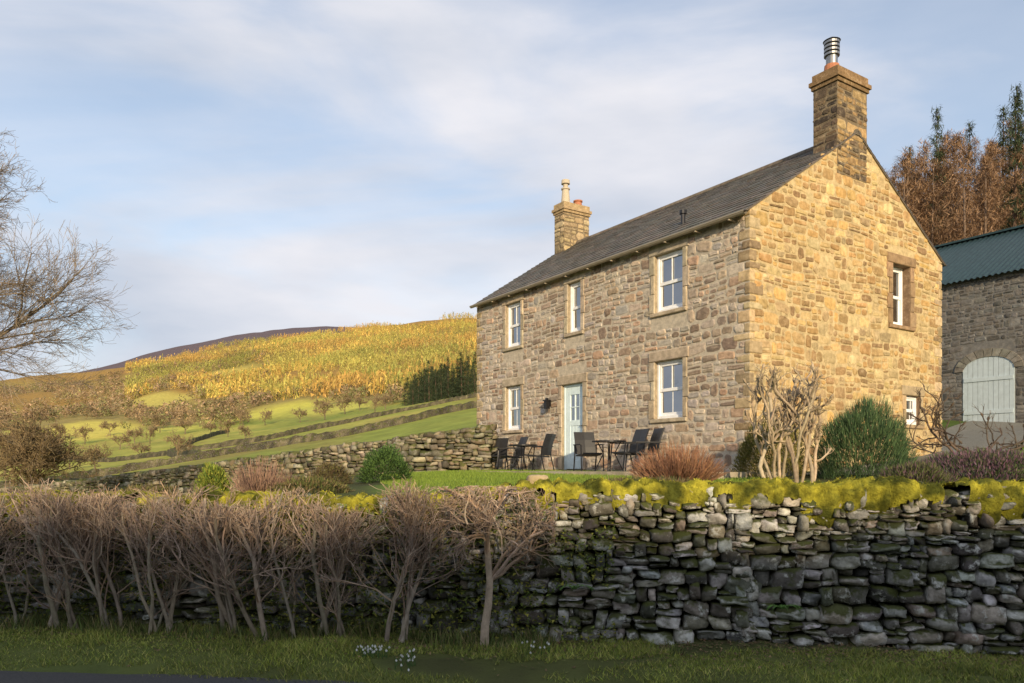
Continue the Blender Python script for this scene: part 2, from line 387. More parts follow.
# moss on top: cushions over the coping stones
cells=[];a=-10.
while a<9.2:
    w_=R.uniform(.06,.24); cells.append((a,w_,R.uniform(.015,.065),R.uniform(.03,.14),R.uniform(-.035,.03),R.random())); a+=w_
cb0=np.array([c[0] for c in cells])
as_=np.arange(-10,9,.013); K=24
Vv=[];Kp=[]
N0=fbm(as_*1.1,as_*0+1.3,4);N1=fbm(as_*14,as_*0+7.7,3);N2=fbm(as_*2.7,as_*0+3.7,3)
for a,n0,n1,n2 in zip(as_,N0,N1,N2):
    ci=max(0,int(np.searchsorted(cb0,a))-1);ca,cw,ch_,cd,cy,cr_=cells[ci];u=(a-ca)/cw
    lump=max(0,1-abs(2*u-1)**2.2)**.7
    yb=float(wally(a))+cy*lump; t=wtop(a)
    drop=(.06+cd*(.3+1.8*max(0,n0-.25)*2))*(.6+.4*lump)+.05*n1
    hgt=.035+ch_*lump+.03*n1+.05*(n2-.4)
    row=[]
    for k in range(K):
        s=k/(K-1)
        if s<.42:
            uu=s/.42; yy=yb+.46-uu*.46; zz=t-.035+hgt*(1 if uu>.2 else uu*5)
        else:
            uu=(s-.42)/.58; yy=yb-(.045+.035*lump)*math.sin(math.pi*min(1,uu*1.05))**.6-.01; zz=t-.035+hgt*(1-uu)**.9*math.cos(uu*.9)-uu*uu*drop-uu*.02
        row.append((a,yy,zz))
    Vv.append(row);Kp.append(cr_<.03)
Vv=np.array(Vv); nb=fbm(Vv[:,:,0]*16,Vv[:,:,1]*14+Vv[:,:,2]*16,4)-.5
Vv[:,:,2]+=nb*.085; Vv[:,:,1]-=nb*.085
na_,nk=Vv.shape[:2]
ii,jj=np.meshgrid(np.arange(na_-1),np.arange(nk-1),indexing='ij');ii=ii.ravel();jj=jj.ravel()
F=np.stack([ii*nk+jj,(ii+1)*nk+jj,(ii+1)*nk+jj+1,ii*nk+jj+1],1)
Vf=Vv.reshape(-1,3)
cn=np.clip((fbm(Vf[:,0]*7,Vf[:,1]*7+Vf[:,2]*9,3)[:,None]-.30)*2.6,0,1)
Cm=np.array([.085,.095,.018])*(1-cn)+np.array([.46,.42,.05])*cn
rowk=np.tile(np.arange(nk)/nk,na_)
keep=(fbm(Vf[:,0]*3.6,Vf[:,1]*3+Vf[:,2]*6+5,3)>(.15+.28*np.clip((rowk-.6)*2.5,0,1)))&~(np.repeat(np.array(Kp),nk)&(rowk>.35))
Fk=F[keep[F].all(1)]
n=30000; fi=rng.integers(0,len(Fk),n); bpt=Vf[Fk[fi]].mean(1)+rng.normal(0,.006,(n,3))
o=len(Vf)
az=rng.normal(0,1,(n,3));az[:,2]=np.abs(az[:,2])+.5;az[:,1]-=.5;az/=np.linalg.norm(az,axis=1)[:,None]
cb=Cm[Fk[fi][:,0]]*rng.uniform(.8,1.6,(n,1))
v,f,c=blades(bpt,rng.uniform(.008,.026,n),0,rng.uniform(.005,.012,n),cb,az)
F4=np.concatenate([Fk[:,[0,1,2]],Fk[:,[0,2,3]],f+o])
obj("moss",mesh_np("moss",np.concatenate([Vf,v]),F4,np.concatenate([Cm,c]),True,M_moss),nearwall,label="yellow-green moss cushions draped over the coping stones")

PALW=[(.24,.21,.15),(.17,.145,.11),(.30,.26,.19),(.12,.105,.08),(.22,.18,.12)]
g=[]
for(px,Yd,pt) in[(487,20.6,424),(400,21.5,437),(320,23,448),(240,25,459),(150,27.5,471),(45,31,484),(-120,36,500)]:
    x=(px-512)/765*Yd; g.append((x,Yd,tz(x,Yd)-.15,CAMZ+(469-pt)/765*Yd))
drystone("dry_stone_wall",g,.5,PALW,(.12,.19),(.14,.40),2,M_dryfar,"sunlit dry stone garden wall running downhill from the house",both=True,rnd=.25)
def fieldwall(pl,lab,hw=1.1):
    P=[]
    for(a,b) in zip(pl[:-1],pl[1:]):
        A=np.array([(a[0]-512)/765*a[1],a[1]]);Bq=np.array([(b[0]-512)/765*b[1],b[1]]);Ls=np.linalg.norm(Bq-A);k=int(Ls/.6)+1
        for i in range(k): P.append(A+(Bq-A)*i/k)
    P=np.array(P);P[:,1]+=5*(fbm(P[:,0]/22,P[:,0]*0,3)-.5)
    z=TZ(P[:,0],P[:,1]); d=np.gradient(P,axis=0);d/=np.linalg.norm(d,axis=1)[:,None];nn=np.stack([-d[:,1],d[:,0]],1)*.3
    hh=hw*(.8+.4*fbm(P[:,0]/6,P[:,1]/6,2))+rng.uniform(-.12,.12,len(P))
    V=np.concatenate([np.c_[P-nn*1.3,z-.6],np.c_[P-nn*1,z+hh*.5],np.c_[P-nn*.7,z+hh],np.c_[P+nn*.7,z+hh],np.c_[P+nn*1.3,z-.6]])
    m=len(P);i=np.arange(m-1)
    F=np.concatenate([np.stack([k*m+i,k*m+i+1,(k+1)*m+i+1,(k+1)*m+i],1) for k in range(4)])
    c=colmix(len(V),[(.06,.05,.035),(.09,.075,.05),(.045,.04,.03),(.13,.11,.07)],.4)
    obj("field_wall",mesh_np("field_wall",V,F,c,False,M_dryfar),label=lab,category="wall",group="dry stone field walls")
lb="dark weathered dry stone wall crossing green pasture"
fieldwall([(-60,60),(60,56),(200,50),(330,46),(480,42)],lb,.65)
fieldwall([(-60,72),(100,88),(240,95),(330,92),(400,98),(480,110)],lb,.9)
fieldwall([(170,150),(260,150),(330,165),(480,190)],lb,1.0)
fieldwall([(-40,170),(60,185),(120,160),(170,150),(205,98)],lb,1.0)
fieldwall([(170,150),(200,200),(230,260)],lb,1.1)

# ---------------------------------------------------------------- house
AX,AY=4.51,14.5
ROT=math.atan2(-.835,.55)
house=obj("stone_house",None,loc=(AX,AY,CAMZ),rz=ROT,label="two-storey golden stone farmhouse with slate roof and two chimneys",category="house")
def Pf(a,z,d): return (-a,-d,z)
def Pg(a,z,d): return (d,a,z)
LF,LG,EZ,RZI=10.1,6.88,4.95,7.2
TAN=(RZI-EZ)/(LG/2)
def fbox(mb,P,a0,a1,z0,z1,d0,d1,col,bev=0):
    if bev:
        b=bev
        vs=[P(a0,z0,d0),P(a1,z0,d0),P(a1,z1,d0),P(a0,z1,d0),P(a0,z0,d1-b),P(a1,z0,d1-b),P(a1,z1,d1-b),P(a0,z1,d1-b),P(a0+b,z0+b,d1),P(a1-b,z0+b,d1),P(a1-b,z1-b,d1),P(a0+b,z1-b,d1)]
        fs=[(0,1,5,4),(1,2,6,5),(2,3,7,6),(3,0,4,7),(4,5,9,8),(5,6,10,9),(6,7,11,10),(7,4,8,11),(8,9,10,11),(3,2,1,0)]
    else:
        vs=[P(a0,z0,d0),P(a1,z0,d0),P(a1,z1,d0),P(a0,z1,d0),P(a0,z0,d1),P(a1,z0,d1),P(a1,z1,d1),P(a0,z1,d1)]
        fs=[(0,1,5,4),(1,2,6,5),(2,3,7,6),(3,0,4,7),(4,5,6,7),(3,2,1,0)]
    mb.add(vs,fs,col)
def onestone(mb,P,a0,a1,z0,z1,col,dmax=.022,gap=.016):
    a0+=gap*R.uniform(.4,1.6);a1-=gap*R.uniform(.4,1.6);z0+=gap*R.uniform(.4,1.5);z1-=gap*R.uniform(.4,1.5)
    w=a1-a0;h=z1-z0
    if w<.03 or h<.03:return
    c=min(w,h)*R.uniform(.15,.38)
    j=lambda s:R.uniform(-s,s)
    q=min(w,h)*.11
    pts=[(a0+c,z0+j(q)),((a0+a1)/2+j(q),z0+j(q*.8)),(a1-c*R.uniform(.5,1.3),z0+j(q)),(a1+j(q),z0+c*R.uniform(.4,1.2)),(a1+j(q),z1-c*R.uniform(.4,1.2)),(a1-c*R.uniform(.5,1.3),z1+j(q)),((a0+a1)/2+j(q),z1+j(q*.8)),(a0+c,z1+j(q)),(a0+j(q),z1-c*R.uniform(.4,1.2)),(a0+j(q),z0+c*R.uniform(.4,1.2))]
    d=R.uniform(.004,dmax);n=len(pts);mx,mz=(a0+a1)/2,(z0+z1)/2
    vs=[P(a,z,-.005) for a,z in pts]+[P(a+(mx-a)*.06,z+(mz-z)*.10,d*.6) for a,z in pts]
    e=min(w,h)*.2
    vs+=[P(a+(e if a<mx else -e)*min(1,abs(a-mx)/(w/2)),z+(e if z<mz else -e)*min(1,abs(z-mz)/(h/2)),d+j(.004)) for a,z in pts]
    vs.append(P(mx+j(w*.15),mz+j(h*.1),d+j(.008)))
    fs=[]
    for r in(0,1):
        for i in range(n): fs.append((r*n+i,r*n+(i+1)%n,(r+1)*n+(i+1)%n,(r+1)*n+i))
    for i in range(n): fs.append((2*n+i,2*n+(i+1)%n,3*n))
    mb.add(vs,fs,col)
def rubble(mb,P,ext,z0,z1,opens,pal,hs=(.18,.30),ws=(.15,.46),dmax=.022,jt=.17):
    z=z0
    while z<z1-.04:
        h=min(R.uniform(*hs),z1-z)
        e0,e1=ext(z+h*.6)
        iv=[(e0,e1)]
        for(o0,o1,oz0,oz1) in opens:
            if z<oz1-.03 and z+h>oz0+.03:
                ni=[]
                for(a,b) in iv:
                    if o1<=a or o0>=b: ni.append((a,b));continue
                    if o0-a>.05: ni.append((a,o0))
                    if b-o1>.05: ni.append((o1,b))
                iv=ni
        for(a,b) in iv:
            x=a
            while x<b-.03:
                w=R.uniform(*ws)
                if b-(x+w)<.14: w=b-x
                def W2(aa,zz,d,_P=P): return _P(aa,zz+.028*math.sin(1.1*aa+.8*zz)+.016*math.sin(3.1*aa+2*zz),d)
                k=R.random()
                if k<.35 or h<.17: onestone(mb,W2,x,x+w,z+R.uniform(0,.015),z+h-R.uniform(0,.02),jit(R.choice(pal),jt),dmax)
                else:
                    s=R.uniform(.35,.65)*h
                    for(q0,q1) in((z,z+s),(z+s,z+h)):
                        if w>.30 and R.random()<.55:
                            m=x+w*R.uniform(.35,.65)
                            onestone(mb,W2,x,m,q0,q1,jit(R.choice(pal),jt),dmax);onestone(mb,W2,m,x+w,q0,q1,jit(R.choice(pal),jt),dmax)
                        else: onestone(mb,W2,x,x+w,q0,q1,jit(R.choice(pal),jt),dmax)
                x+=w
        z+=h
def soften(pal,k):
    m=[sum(c[i] for c in pal)/len(pal) for i in range(3)]
    return [tuple(c[i]*(1-k)+m[i]*k for i in range(3)) for c in pal]
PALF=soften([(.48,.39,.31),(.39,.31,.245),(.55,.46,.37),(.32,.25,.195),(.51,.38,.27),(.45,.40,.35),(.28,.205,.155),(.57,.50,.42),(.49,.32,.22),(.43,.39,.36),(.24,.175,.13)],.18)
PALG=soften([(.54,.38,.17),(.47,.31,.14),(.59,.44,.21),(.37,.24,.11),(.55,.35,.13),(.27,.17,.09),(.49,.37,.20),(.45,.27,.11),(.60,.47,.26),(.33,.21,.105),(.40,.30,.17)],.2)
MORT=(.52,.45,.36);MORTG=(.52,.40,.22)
WF=[(1.72,2.55,3.38,4.62),(1.72,2.55,1.085,2.32),(5.12,5.64,3.40,4.64),(7.75,8.51,3.40,4.62),(7.75,8.51,1.085,2.31)]
DOOR=(5.04,5.89,-.02,2.12)
WG=[(4.80,5.52,3.25,4.62),(5.34,5.94,1.02,1.68)]
def slab(mb,P,ext,z0,z1,opens,depth,col,rc=(.36,.29,.2)):
    As=sorted(set([ext[0],ext[1]]+[o[0] for o in opens]+[o[1] for o in opens]));Zs=sorted(set([z0,z1]+[o[2] for o in opens]+[o[3] for o in opens]))
    for a0,a1 in zip(As[:-1],As[1:]):
        for b0,b1 in zip(Zs[:-1],Zs[1:]):
            ma,mz=(a0+a1)/2,(b0+b1)/2
            if any(o[0]<ma<o[1] and o[2]<mz<o[3] for o in opens): continue
            mb.add([P(a0,b0,0),P(a1,b0,0),P(a1,b1,0),P(a0,b1,0)],[(0,1,2,3)],col)
    for o in opens:
        a0,a1,b0,b1=o
        for(p,q) in(((a0,b0),(a1,b0)),((a1,b0),(a1,b1)),((a1,b1),(a0,b1)),((a0,b1),(a0,b0))):
            mb.add([P(p[0],p[1],0),P(q[0],q[1],0),P(q[0],q[1],-depth),P(p[0],p[1],-depth)],[(0,1,2,3)],rc)
mb=MB()
slab(mb,Pf,(0,LF),-.9,EZ,WF+[DOOR],.3,MORT)
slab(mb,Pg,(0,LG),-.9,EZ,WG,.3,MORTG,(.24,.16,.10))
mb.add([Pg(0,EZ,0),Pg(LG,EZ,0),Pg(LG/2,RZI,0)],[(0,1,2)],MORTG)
mb.add([(-LF,0,-.9),(-LF,LG,-.9),(-LF,LG,EZ),(-LF,LG/2,RZI),(-LF,0,EZ)],[(0,1,2,3,4)],MORT)
mb.add([(-LF,LG,-.9),(0,LG,-.9),(0,LG,EZ),(-LF,LG,EZ)],[(0,1,2,3)],MORT)
def grow_open(o,m=.12,t=.22,b=.11): return (o[0]-m,o[1]+m,o[2]-b,o[3]+t)
rubble(mb,Pf,lambda z:(.10,LF-.10),-.6,EZ-.02,[grow_open(o) for o in WF]+[grow_open(DOOR,.12,.22,0)],PALF)
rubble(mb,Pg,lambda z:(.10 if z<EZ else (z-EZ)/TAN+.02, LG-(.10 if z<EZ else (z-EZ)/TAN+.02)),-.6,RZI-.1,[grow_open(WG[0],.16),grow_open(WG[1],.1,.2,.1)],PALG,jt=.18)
obj("wall",mb.mesh("house_wall",M_house),house,label="coursed rubble sandstone walls in tan and golden tones")
def quoins(fn,pal):
    mb=MB();z=-.6;k=R.randint(0,1)
    while z<EZ-.05:
        h=min(R.uniform(.13,.26),EZ-z)
        la,lb=(.34,.16) if k%2 else (.16,.32); la*=R.uniform(.7,1.2);lb*=R.uniform(.7,1.2)
        g_=.010
        x0,x1,y0,y1=fn(la,lb,.012+R.uniform(0,.012)); boxv(mb,x0,x1,y0,y1,z+g_,z+h-g_,jit(R.choice(pal),.2)); z+=h;k+=1
    q=obj("quoin_column",mb.mesh("quoins",M_house),house)
    bv=q.modifiers.new("b",'BEVEL');bv.width=.028;bv.segments=2;bv.limit_method='ANGLE'
PQ=[(.48,.36,.21),(.40,.31,.19),(.50,.39,.24),(.35,.26,.16),(.30,.22,.13)]
quoins(lambda a,b,e:(-a,e,-e,b),PQ)
quoins(lambda a,b,e:(-LF-e,-LF+a,-e,b),PQ)
quoins(lambda a,b,e:(-a,e,LG-b,LG+e),PQ)
def jambs(P,a0,a1,z0,z1,par,nst,base=(.46,.38,.28),wk=1.):
    for sd in(0,1):
        mb=MB();z=z0
        for i in range(nst):
            h=(z1-z0)/nst; ww=(.11,.16)[(i+sd)%2]*R.uniform(.9,1.15)*wk
            c=jit(base,.2)
            if sd==0: fbox(mb,P,a0-ww,a0-.002,z+.004,z+h-.004,-.05,.030,c,.01)
            else: fbox(mb,P,a1+.002,a1+ww,z+.004,z+h-.004,-.05,.030,c,.01)
            z+=h
        obj("jamb",mb.mesh("jamb",M_dress),par)
def window(P,o,bars=1,D=-.07,base=(.46,.38,.28),wk=1.):
    a0,a1,z0,z1=o; zm=(z0+z1)/2
    mb=MB();w=(1,1,1)
    fw=.055
    for(x0,x1,y0,y1) in((a0,a0+fw,z0,z1),(a1-fw,a1,z0,z1),(a0+fw,a1-fw,z0,z0+fw+.01),(a0+fw,a1-fw,z1-fw,z1)): fbox(mb,P,x0,x1,y0,y1,D-.07,D,w,.006)
    s=.05
    for up_,(y0,y1,dd) in enumerate(((z0+fw+.01,zm+.035,D-.045),(zm-.035,z1-fw,D-.02))):
        s0=s+.02 if up_ else s+.015; s1=s if up_ else s+.02
        for(x0,x1,u0,u1) in((a0+fw,a0+fw+s,y0,y1),(a1-fw-s,a1-fw,y0,y1),(a0+fw+s,a1-fw-s,y0,y0+s0),(a0+fw+s,a1-fw-s,y1-s1,y1)):
            fbox(mb,P,x0,x1,u0,u1,dd-.03,dd,w,.004)
        for b in range(bars):
            c=a0+(a1-a0)*(b+1)/(bars+1); fbox(mb,P,c-.011,c+.011,y0+s0,y1-s1,dd-.025,dd-.006,w)
    wi=obj("window",mb.mesh("window_frame",M_white),house,label="white-painted timber sash window")
    mb=MB(); mb.add([P(a0,z0,D-.055),P(a1,z0,D-.055),P(a1,z1,D-.055),P(a0,z1,D-.055)],[(0,1,2,3)],(0,0,0)); obj("glass",mb.mesh("glass",M_glass),wi)
    mb=MB();c=jit(base,.12); fbox(mb,P,a0-.12*wk,a1+.12*wk,z0-.09,z0-.005,-.25,.055,c,.012); obj("sill",mb.mesh("sill",M_dress),wi)
    mb=MB();c=jit(base,.15); fbox(mb,P,a0-.17*wk,a1+.17*wk,z1+.003,z1+.22,-.1,.034,c,.014); obj("lintel",mb.mesh("lintel",M_dress),wi)
    jambs(P,a0,a1,z0,z1,wi,max(2,int((z1-z0)/.32)),base,wk)
    return wi
for o in WF: window(Pf,o,1 if o[1]-o[0]>.6 else 0)
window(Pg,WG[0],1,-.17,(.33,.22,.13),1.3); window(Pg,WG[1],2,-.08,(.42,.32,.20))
# door
a0,a1,z0,z1=DOOR
mb=MB();w=(1,1,1);D=-.06
for(x0,x1,y0,y1) in((a0,a0+.05,z0,z1),(a1-.05,a1,z0,z1),(a0+.05,a1-.05,z1-.06,z1)): fbox(mb,Pf,x0,x1,y0,y1,D-.07,D,w,.006)
b0,b1=a0+.055,a1-.055;gs=.19;gz0,gz1=1.22,1.86
for(x0,x1,y0,y1) in((b0,b0+gs,z0+.02,z1-.07),(b1-gs,b1,z0+.02,z1-.07),(b0+gs,b1-gs,z0+.02,z0+.24),(b0+gs,b1-gs,1.08,gz0),(b0+gs,b1-gs,gz1,z1-.07)): fbox(mb,Pf,x0,x1,y0,y1,D-.06,D-.015,w,.006)
for xx in range(3):
    ww=(b1-b0-2*gs)/3;fbox(mb,Pf,b0+gs+ww*xx+.004,b0+gs+ww*(xx+1)-.004,z0+.24,1.08,D-.05,D-.027,w,.004)
fbox(mb,Pf,(b0+b1)/2-.012,(b0+b1)/2+.012,gz0,gz1,D-.05,D-.02,w)
fbox(mb,Pf,b0+gs,b1-gs,1.54,1.56,D-.05,D-.022,w)
door=obj("door",mb.mesh("door",M_door),house,label="pale aqua half-glazed front door")
mb=MB();mb.add([Pf(b0+gs,gz0,D-.045),Pf(b1-gs,gz0,D-.045),Pf(b1-gs,gz1,D-.045),Pf(b0+gs,gz1,D-.045)],[(0,1,2,3)],(0,0,0));obj("glass",mb.mesh("door_glass",M_glass),door)
mb=MB();fbox(mb,Pf,b0+.03,b0+.06,1.0,1.14,D-.015,D+.0,w);fbox(mb,Pf,b0+.03,b0+.13,1.06,1.08,D,D+.03,w,.004);obj("handle",mb.mesh("handle",M_steel),door)
mb=MB();c=jit((.46,.38,.28),.1);fbox(mb,Pf,a0-.18,a1+.18,z1+.003,z1+.23,-.1,.036,c,.014);obj("lintel",mb.mesh("door_lintel",M_dress),door)
jambs(Pf,a0,a1,z0,z1,door,6)
mb=MB();fbox(mb,Pf,a0-.1,a1+.1,-.16,-.025,-.1,.35,(.35,.3,.23),.012);obj("doorstep",mb.mesh("doorstep",M_dress),door)
mb=MB();la=6.35;fbox(mb,Pf,la-.03,la+.03,1.62,1.78,.03,.06,w);fbox(mb,Pf,la-.012,la+.012,1.76,1.79,.06,.14,w)
fbox(mb,Pf,la-.055,la+.055,1.55,1.75,.09,.2,w);fbox(mb,Pf,la-.075,la+.075,1.75,1.78,.07,.22,w);fbox(mb,Pf,la-.03,la+.03,1.78,1.83,.11,.17,w)
obj("wall_lamp",mb.mesh("wall_lamp",M_iron),house,label="small black lantern beside the door")
# roof
mb=MB();sl=math.atan(TAN);cs,sn=math.cos(sl),math.sin(sl);OV=.13
Ls=(LG/2+OV)/cs; x0,x1=-LF-.05,.035
def roofpt(side,x,s,t):
    y=-OV+s*cs - t*sn; z=EZ-OV*TAN+.02+s*sn + t*cs
    return (x,y,z) if side==0 else (x,LG-y,z)
for side in(0,1):
    mb.add([roofpt(side,x0,0,0),roofpt(side,x1,0,0),roofpt(side,x1,Ls,0),roofpt(side,x0,Ls,0),roofpt(side,x0,0,-.02),roofpt(side,x1,0,-.02),roofpt(side,x1,Ls,-.02),roofpt(side,x0,Ls,-.02)],[(0,1,2,3),(7,6,5,4),(0,1,5,4),(1,2,6,5),(3,0,4,7)],(.16,.13,.10))
    s=-.04;row=0
    while s<Ls-.05:
        ex=.24-.08*s/Ls; x=x0-.01+(-.12 if row%2 else 0)
        while x<x1:
            w_=R.uniform(.18,.36); xa=max(x,x0-.01);xb=min(x+w_-.004,x1+.006)
            if xb-xa>.03:
                c=jit(R.choice([(.125,.10,.09),(.10,.085,.078),(.15,.12,.105),(.115,.105,.10)]),.25);l=R.uniform(-.008,.008);tt=.020+R.uniform(0,.008)
                s1=min(s+ex+.08,Ls)
                vs=[roofpt(side,xa,s+l,tt-.018),roofpt(side,xb,s+l,tt-.018),roofpt(side,xb,s+l,tt),roofpt(side,xa,s+l,tt+R.uniform(0,.003)),roofpt(side,xb,s1,.004),roofpt(side,xa,s1,.004)]
                mb.add(vs,[(0,1,2,3),(3,2,4,5),(1,4,2),(0,3,5)],c)
            x+=w_
        s+=ex;row+=1
roof=obj("roof",mb.mesh("roof",M_slate),house,label="dark stone-slate pitched roof")
mb=MB();x=x0
zt=EZ-OV*TAN+.02+Ls*sn
while x<x1-.02:
    e=min(x+.45,x1); c=jit((.17,.14,.11),.2)
    vs=[]
    for xx in(x+.004,e-.004):
        for k in range(7):
            t=math.pi*k/6; vs.append((xx,LG/2-.15*math.cos(t),zt-.07+.12*math.sin(t)))
    mb.add(vs,[(k,k+1,k+8,k+7) for k in range(6)]+[tuple(range(7)),tuple(range(13,6,-1))],c);x=e
obj("ridge_tiles",mb.mesh("ridge_tiles",M_dress),roof)
mb=MB()
c=(-2.3,.6); zz=EZ+.6*TAN; cyl(mb,c,.05,.05,zz-.05,zz+.24,(0,0,0),12);cyl(mb,c,.08,.08,zz+.24,zz+.32,(0,0,0),12)
obj("vent_pipe",mb.mesh("vent_pipe",M_iron),roof)
mb=MB();yg=-OV-.05;zg=EZ-OV*TAN-.01
vs=[];nn_=8
for xx in(x0,x1):
    for k in range(nn_+1):
        t=math.pi+math.pi*k/nn_; vs.append((xx,yg+.055*math.cos(t),zg+.055*math.sin(t)))
mb.add(vs,[(k,k+1,k+nn_+2,k+nn_+1) for k in range(nn_)],(1,1,1))
for i in range(12):
    xx=-LF+.3+i*.86; boxv(mb,xx-.015,xx+.015,-OV-.08,0,zg-.085,zg-.06,(1,1,1))
boxv(mb,x0,x1,yg-.062,yg-.05,zg-.010,zg+.010,(1,1,1))
obj("gutter",mb.mesh("gutter",M_gut),house)
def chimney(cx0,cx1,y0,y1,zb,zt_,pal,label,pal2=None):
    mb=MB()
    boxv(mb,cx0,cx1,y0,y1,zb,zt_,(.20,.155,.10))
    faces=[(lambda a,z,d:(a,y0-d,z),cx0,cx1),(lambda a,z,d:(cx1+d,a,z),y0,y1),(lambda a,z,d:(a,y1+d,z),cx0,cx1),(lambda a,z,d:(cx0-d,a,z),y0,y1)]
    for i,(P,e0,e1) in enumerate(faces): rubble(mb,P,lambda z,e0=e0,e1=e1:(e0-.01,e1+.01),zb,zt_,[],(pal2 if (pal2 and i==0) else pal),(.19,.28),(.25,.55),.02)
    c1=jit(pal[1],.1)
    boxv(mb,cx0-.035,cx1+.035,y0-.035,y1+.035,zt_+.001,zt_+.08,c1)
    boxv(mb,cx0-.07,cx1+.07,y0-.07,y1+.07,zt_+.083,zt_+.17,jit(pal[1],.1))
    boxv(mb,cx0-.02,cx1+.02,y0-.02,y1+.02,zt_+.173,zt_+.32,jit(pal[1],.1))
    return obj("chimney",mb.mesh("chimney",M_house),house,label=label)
PALC=[(.36,.24,.115),(.24,.155,.08),(.13,.095,.065),(.40,.28,.14),(.09,.07,.05)]
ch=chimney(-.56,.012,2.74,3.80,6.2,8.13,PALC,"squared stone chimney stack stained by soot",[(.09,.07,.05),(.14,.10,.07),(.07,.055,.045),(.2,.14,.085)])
mb=MB();c=(-.28,2.98);z=8.45
cyl(mb,c,.17,.15,z,z+.18,(0,0,0));obj("chimney_pot",mb.mesh("pot",M_clay),ch)
mb=MB();z+=.18
cyl(mb,c,.12,.12,z,z+.2,(0,0,0))
for i in range(4): cyl(mb,c,.16,.16,z+.2+i*.085,z+.2+i*.085+.045,(0,0,0),20)
cyl(mb,c,.11,.11,z+.2,z+.5,(0,0,0));cyl(mb,c,.18,.05,z+.52,z+.60,(0,0,0),20)
obj("chimney_cowl",mb.mesh("cowl",M_steel),ch)
mb=MB();c=(-.28,3.5);cyl(mb,c,.13,.11,8.45,8.62,(0,0,0));obj("chimney_pot",mb.mesh("pot",M_clay),ch)
ch=chimney(-LF+.05,-9.55,2.85,3.85,6.3,8.1,[(.44,.34,.19),(.38,.28,.16),(.30,.23,.14),(.50,.39,.24)],"square stone chimney stack")
mb=MB();c=(-9.8,3.1);cyl(mb,c,.15,.11,8.42,8.9,(0,0,0));cyl(mb,c,.14,.14,8.9,8.94,(0,0,0));cyl(mb,c,.08,.08,8.94,9.08,(0,0,0));cyl(mb,c,.14,.13,9.08,9.2,(0,0,0));obj("chimney_pot",mb.mesh("pot",M_buff),ch)
mb=MB();c=(-9.8,3.6);cyl(mb,c,.14,.12,8.42,8.60,(0,0,0));cyl(mb,c,.15,.15,8.60,8.64,(0,0,0));obj("chimney_pot",mb.mesh("pot",M_clay),ch)

# ---------------------------------------------------------------- patio
m=mat_v("flagstones",.85,4,.3,20,.3,.3,moss=.3)
mb=MB();rl=Matrix.Rotation(ROT,4,'Z')
def HW(x,y,z): v=rl@Vector((x,y,z));return(v.x+AX,v.y+AY,v.z+CAMZ)
x=-10.6
while x<.6:
    wq=R.uniform(.5,.8);y=-2.3
    while y<-.06:
        hq=min(R.uniform(.45,.75),-.05-y); c=jit((.40,.34,.26),.2)
        vs=[HW(x+.006,y+.006,-.05),HW(x+wq-.006,y+.006,-.05),HW(x+wq-.006,y+hq-.006,-.05),HW(x+.006,y+hq-.006,-.05)]
        vs+=[(a,b,c_-.14) for(a,b,c_) in vs]
        mb.add(vs,[(0,1,2,3),(0,1,5,4),(1,2,6,5),(2,3,7,6),(3,0,4,7)],c);y+=hq
    x+=wq
obj("patio",mb.mesh("patio",m),kind="structure")

# ---------------------------------------------------------------- chairs & tables
def fpos(px,d):
    best=None
    for i in range(0,2000):
        s=i*.006
        X_=AX-.55*s-.835*d;Y_=AY+.835*s-.55*d
        e=abs(512+765*X_/Y_-px)
        if best is None or e<best[0]:best=(e,X_,Y_,s)
    return best[1],best[2]
def make_chair():
    root=obj("patio_chair",None);root.scale=(.95,.95,.92)
    P=[]
    nx=5
    def panel(rows,off,name):
        mb=MB();vs=[]
        for(y,z) in rows:
            for i in range(nx): vs.append((-.25+.5*i/(nx-1),y+off[2]*(1-abs(i-2)/2),z))
        fs=[(j*nx+i,j*nx+i+1,(j+1)*nx+i+1,(j+1)*nx+i) for j in range(3) for i in range(nx-1)]
        o=len(vs);vs2=[(a,b+off[0],c+off[1]) for a,b,c in vs];fs+=[tuple(o+q for q in f[::-1]) for f in fs[:]]
        for i in range(nx-1): fs+=[(i,i+1,o+i+1,o+i),(3*nx+i+1,3*nx+i,o+3*nx+i,o+3*nx+i+1)]
        for j in range(3): fs+=[(j*nx,(j+1)*nx,o+(j+1)*nx,o+j*nx),((j+1)*nx-1,(j+2)*nx-1,o+(j+2)*nx-1,o+(j+1)*nx-1)]
        mb.add(vs+vs2,fs,(0,0,0));P.append(obj(name,mb.mesh(name,M_black),root))
    panel(((-.24,.45),(-.1,.42),(.1,.41),(.24,.40)),(0,-.035,0),"seat")
    panel(((.23,.42),(.27,.6),(.32,.78),(.40,.98)),(.035,0,.02),"backrest")
    for sx in(-1,1):
        mb=MB();tube(mb,[Vector((sx*.27,-.28,0)),Vector((sx*.27,-.24,.45)),Vector((sx*.27,-.22,.64))],[.016]*3,6,(0,0,0));P.append(obj("leg",mb.mesh("leg",M_iron),root))
        mb=MB();tube(mb,[Vector((sx*.27,.36,0)),Vector((sx*.27,.26,.42)),Vector((sx*.27,.28,.64))],[.016]*3,6,(0,0,0));P.append(obj("leg",mb.mesh("leg",M_iron),root))
        mb=MB();boxv(mb,sx*.27-.028,sx*.27+.028,-.27,.33,.64,.665,(0,0,0));P.append(obj("armrest",mb.mesh("armrest",M_black),root))
    return root,P
def place(root,P,locs,lab,cat,grp):
    for k,(x,y,z,rz) in enumerate(locs):
        if k==0: r=root
        else:
            r=root.copy();COL.objects.link(r)
            for p in P:
                q=p.copy();q.parent=r;COL.objects.link(q)
        r.location=(x,y,z);r.rotation_euler=(0,0,rz);r["label"]=lab;r["category"]=cat
        if grp:r["group"]=grp
root,P=make_chair()
L_=[]
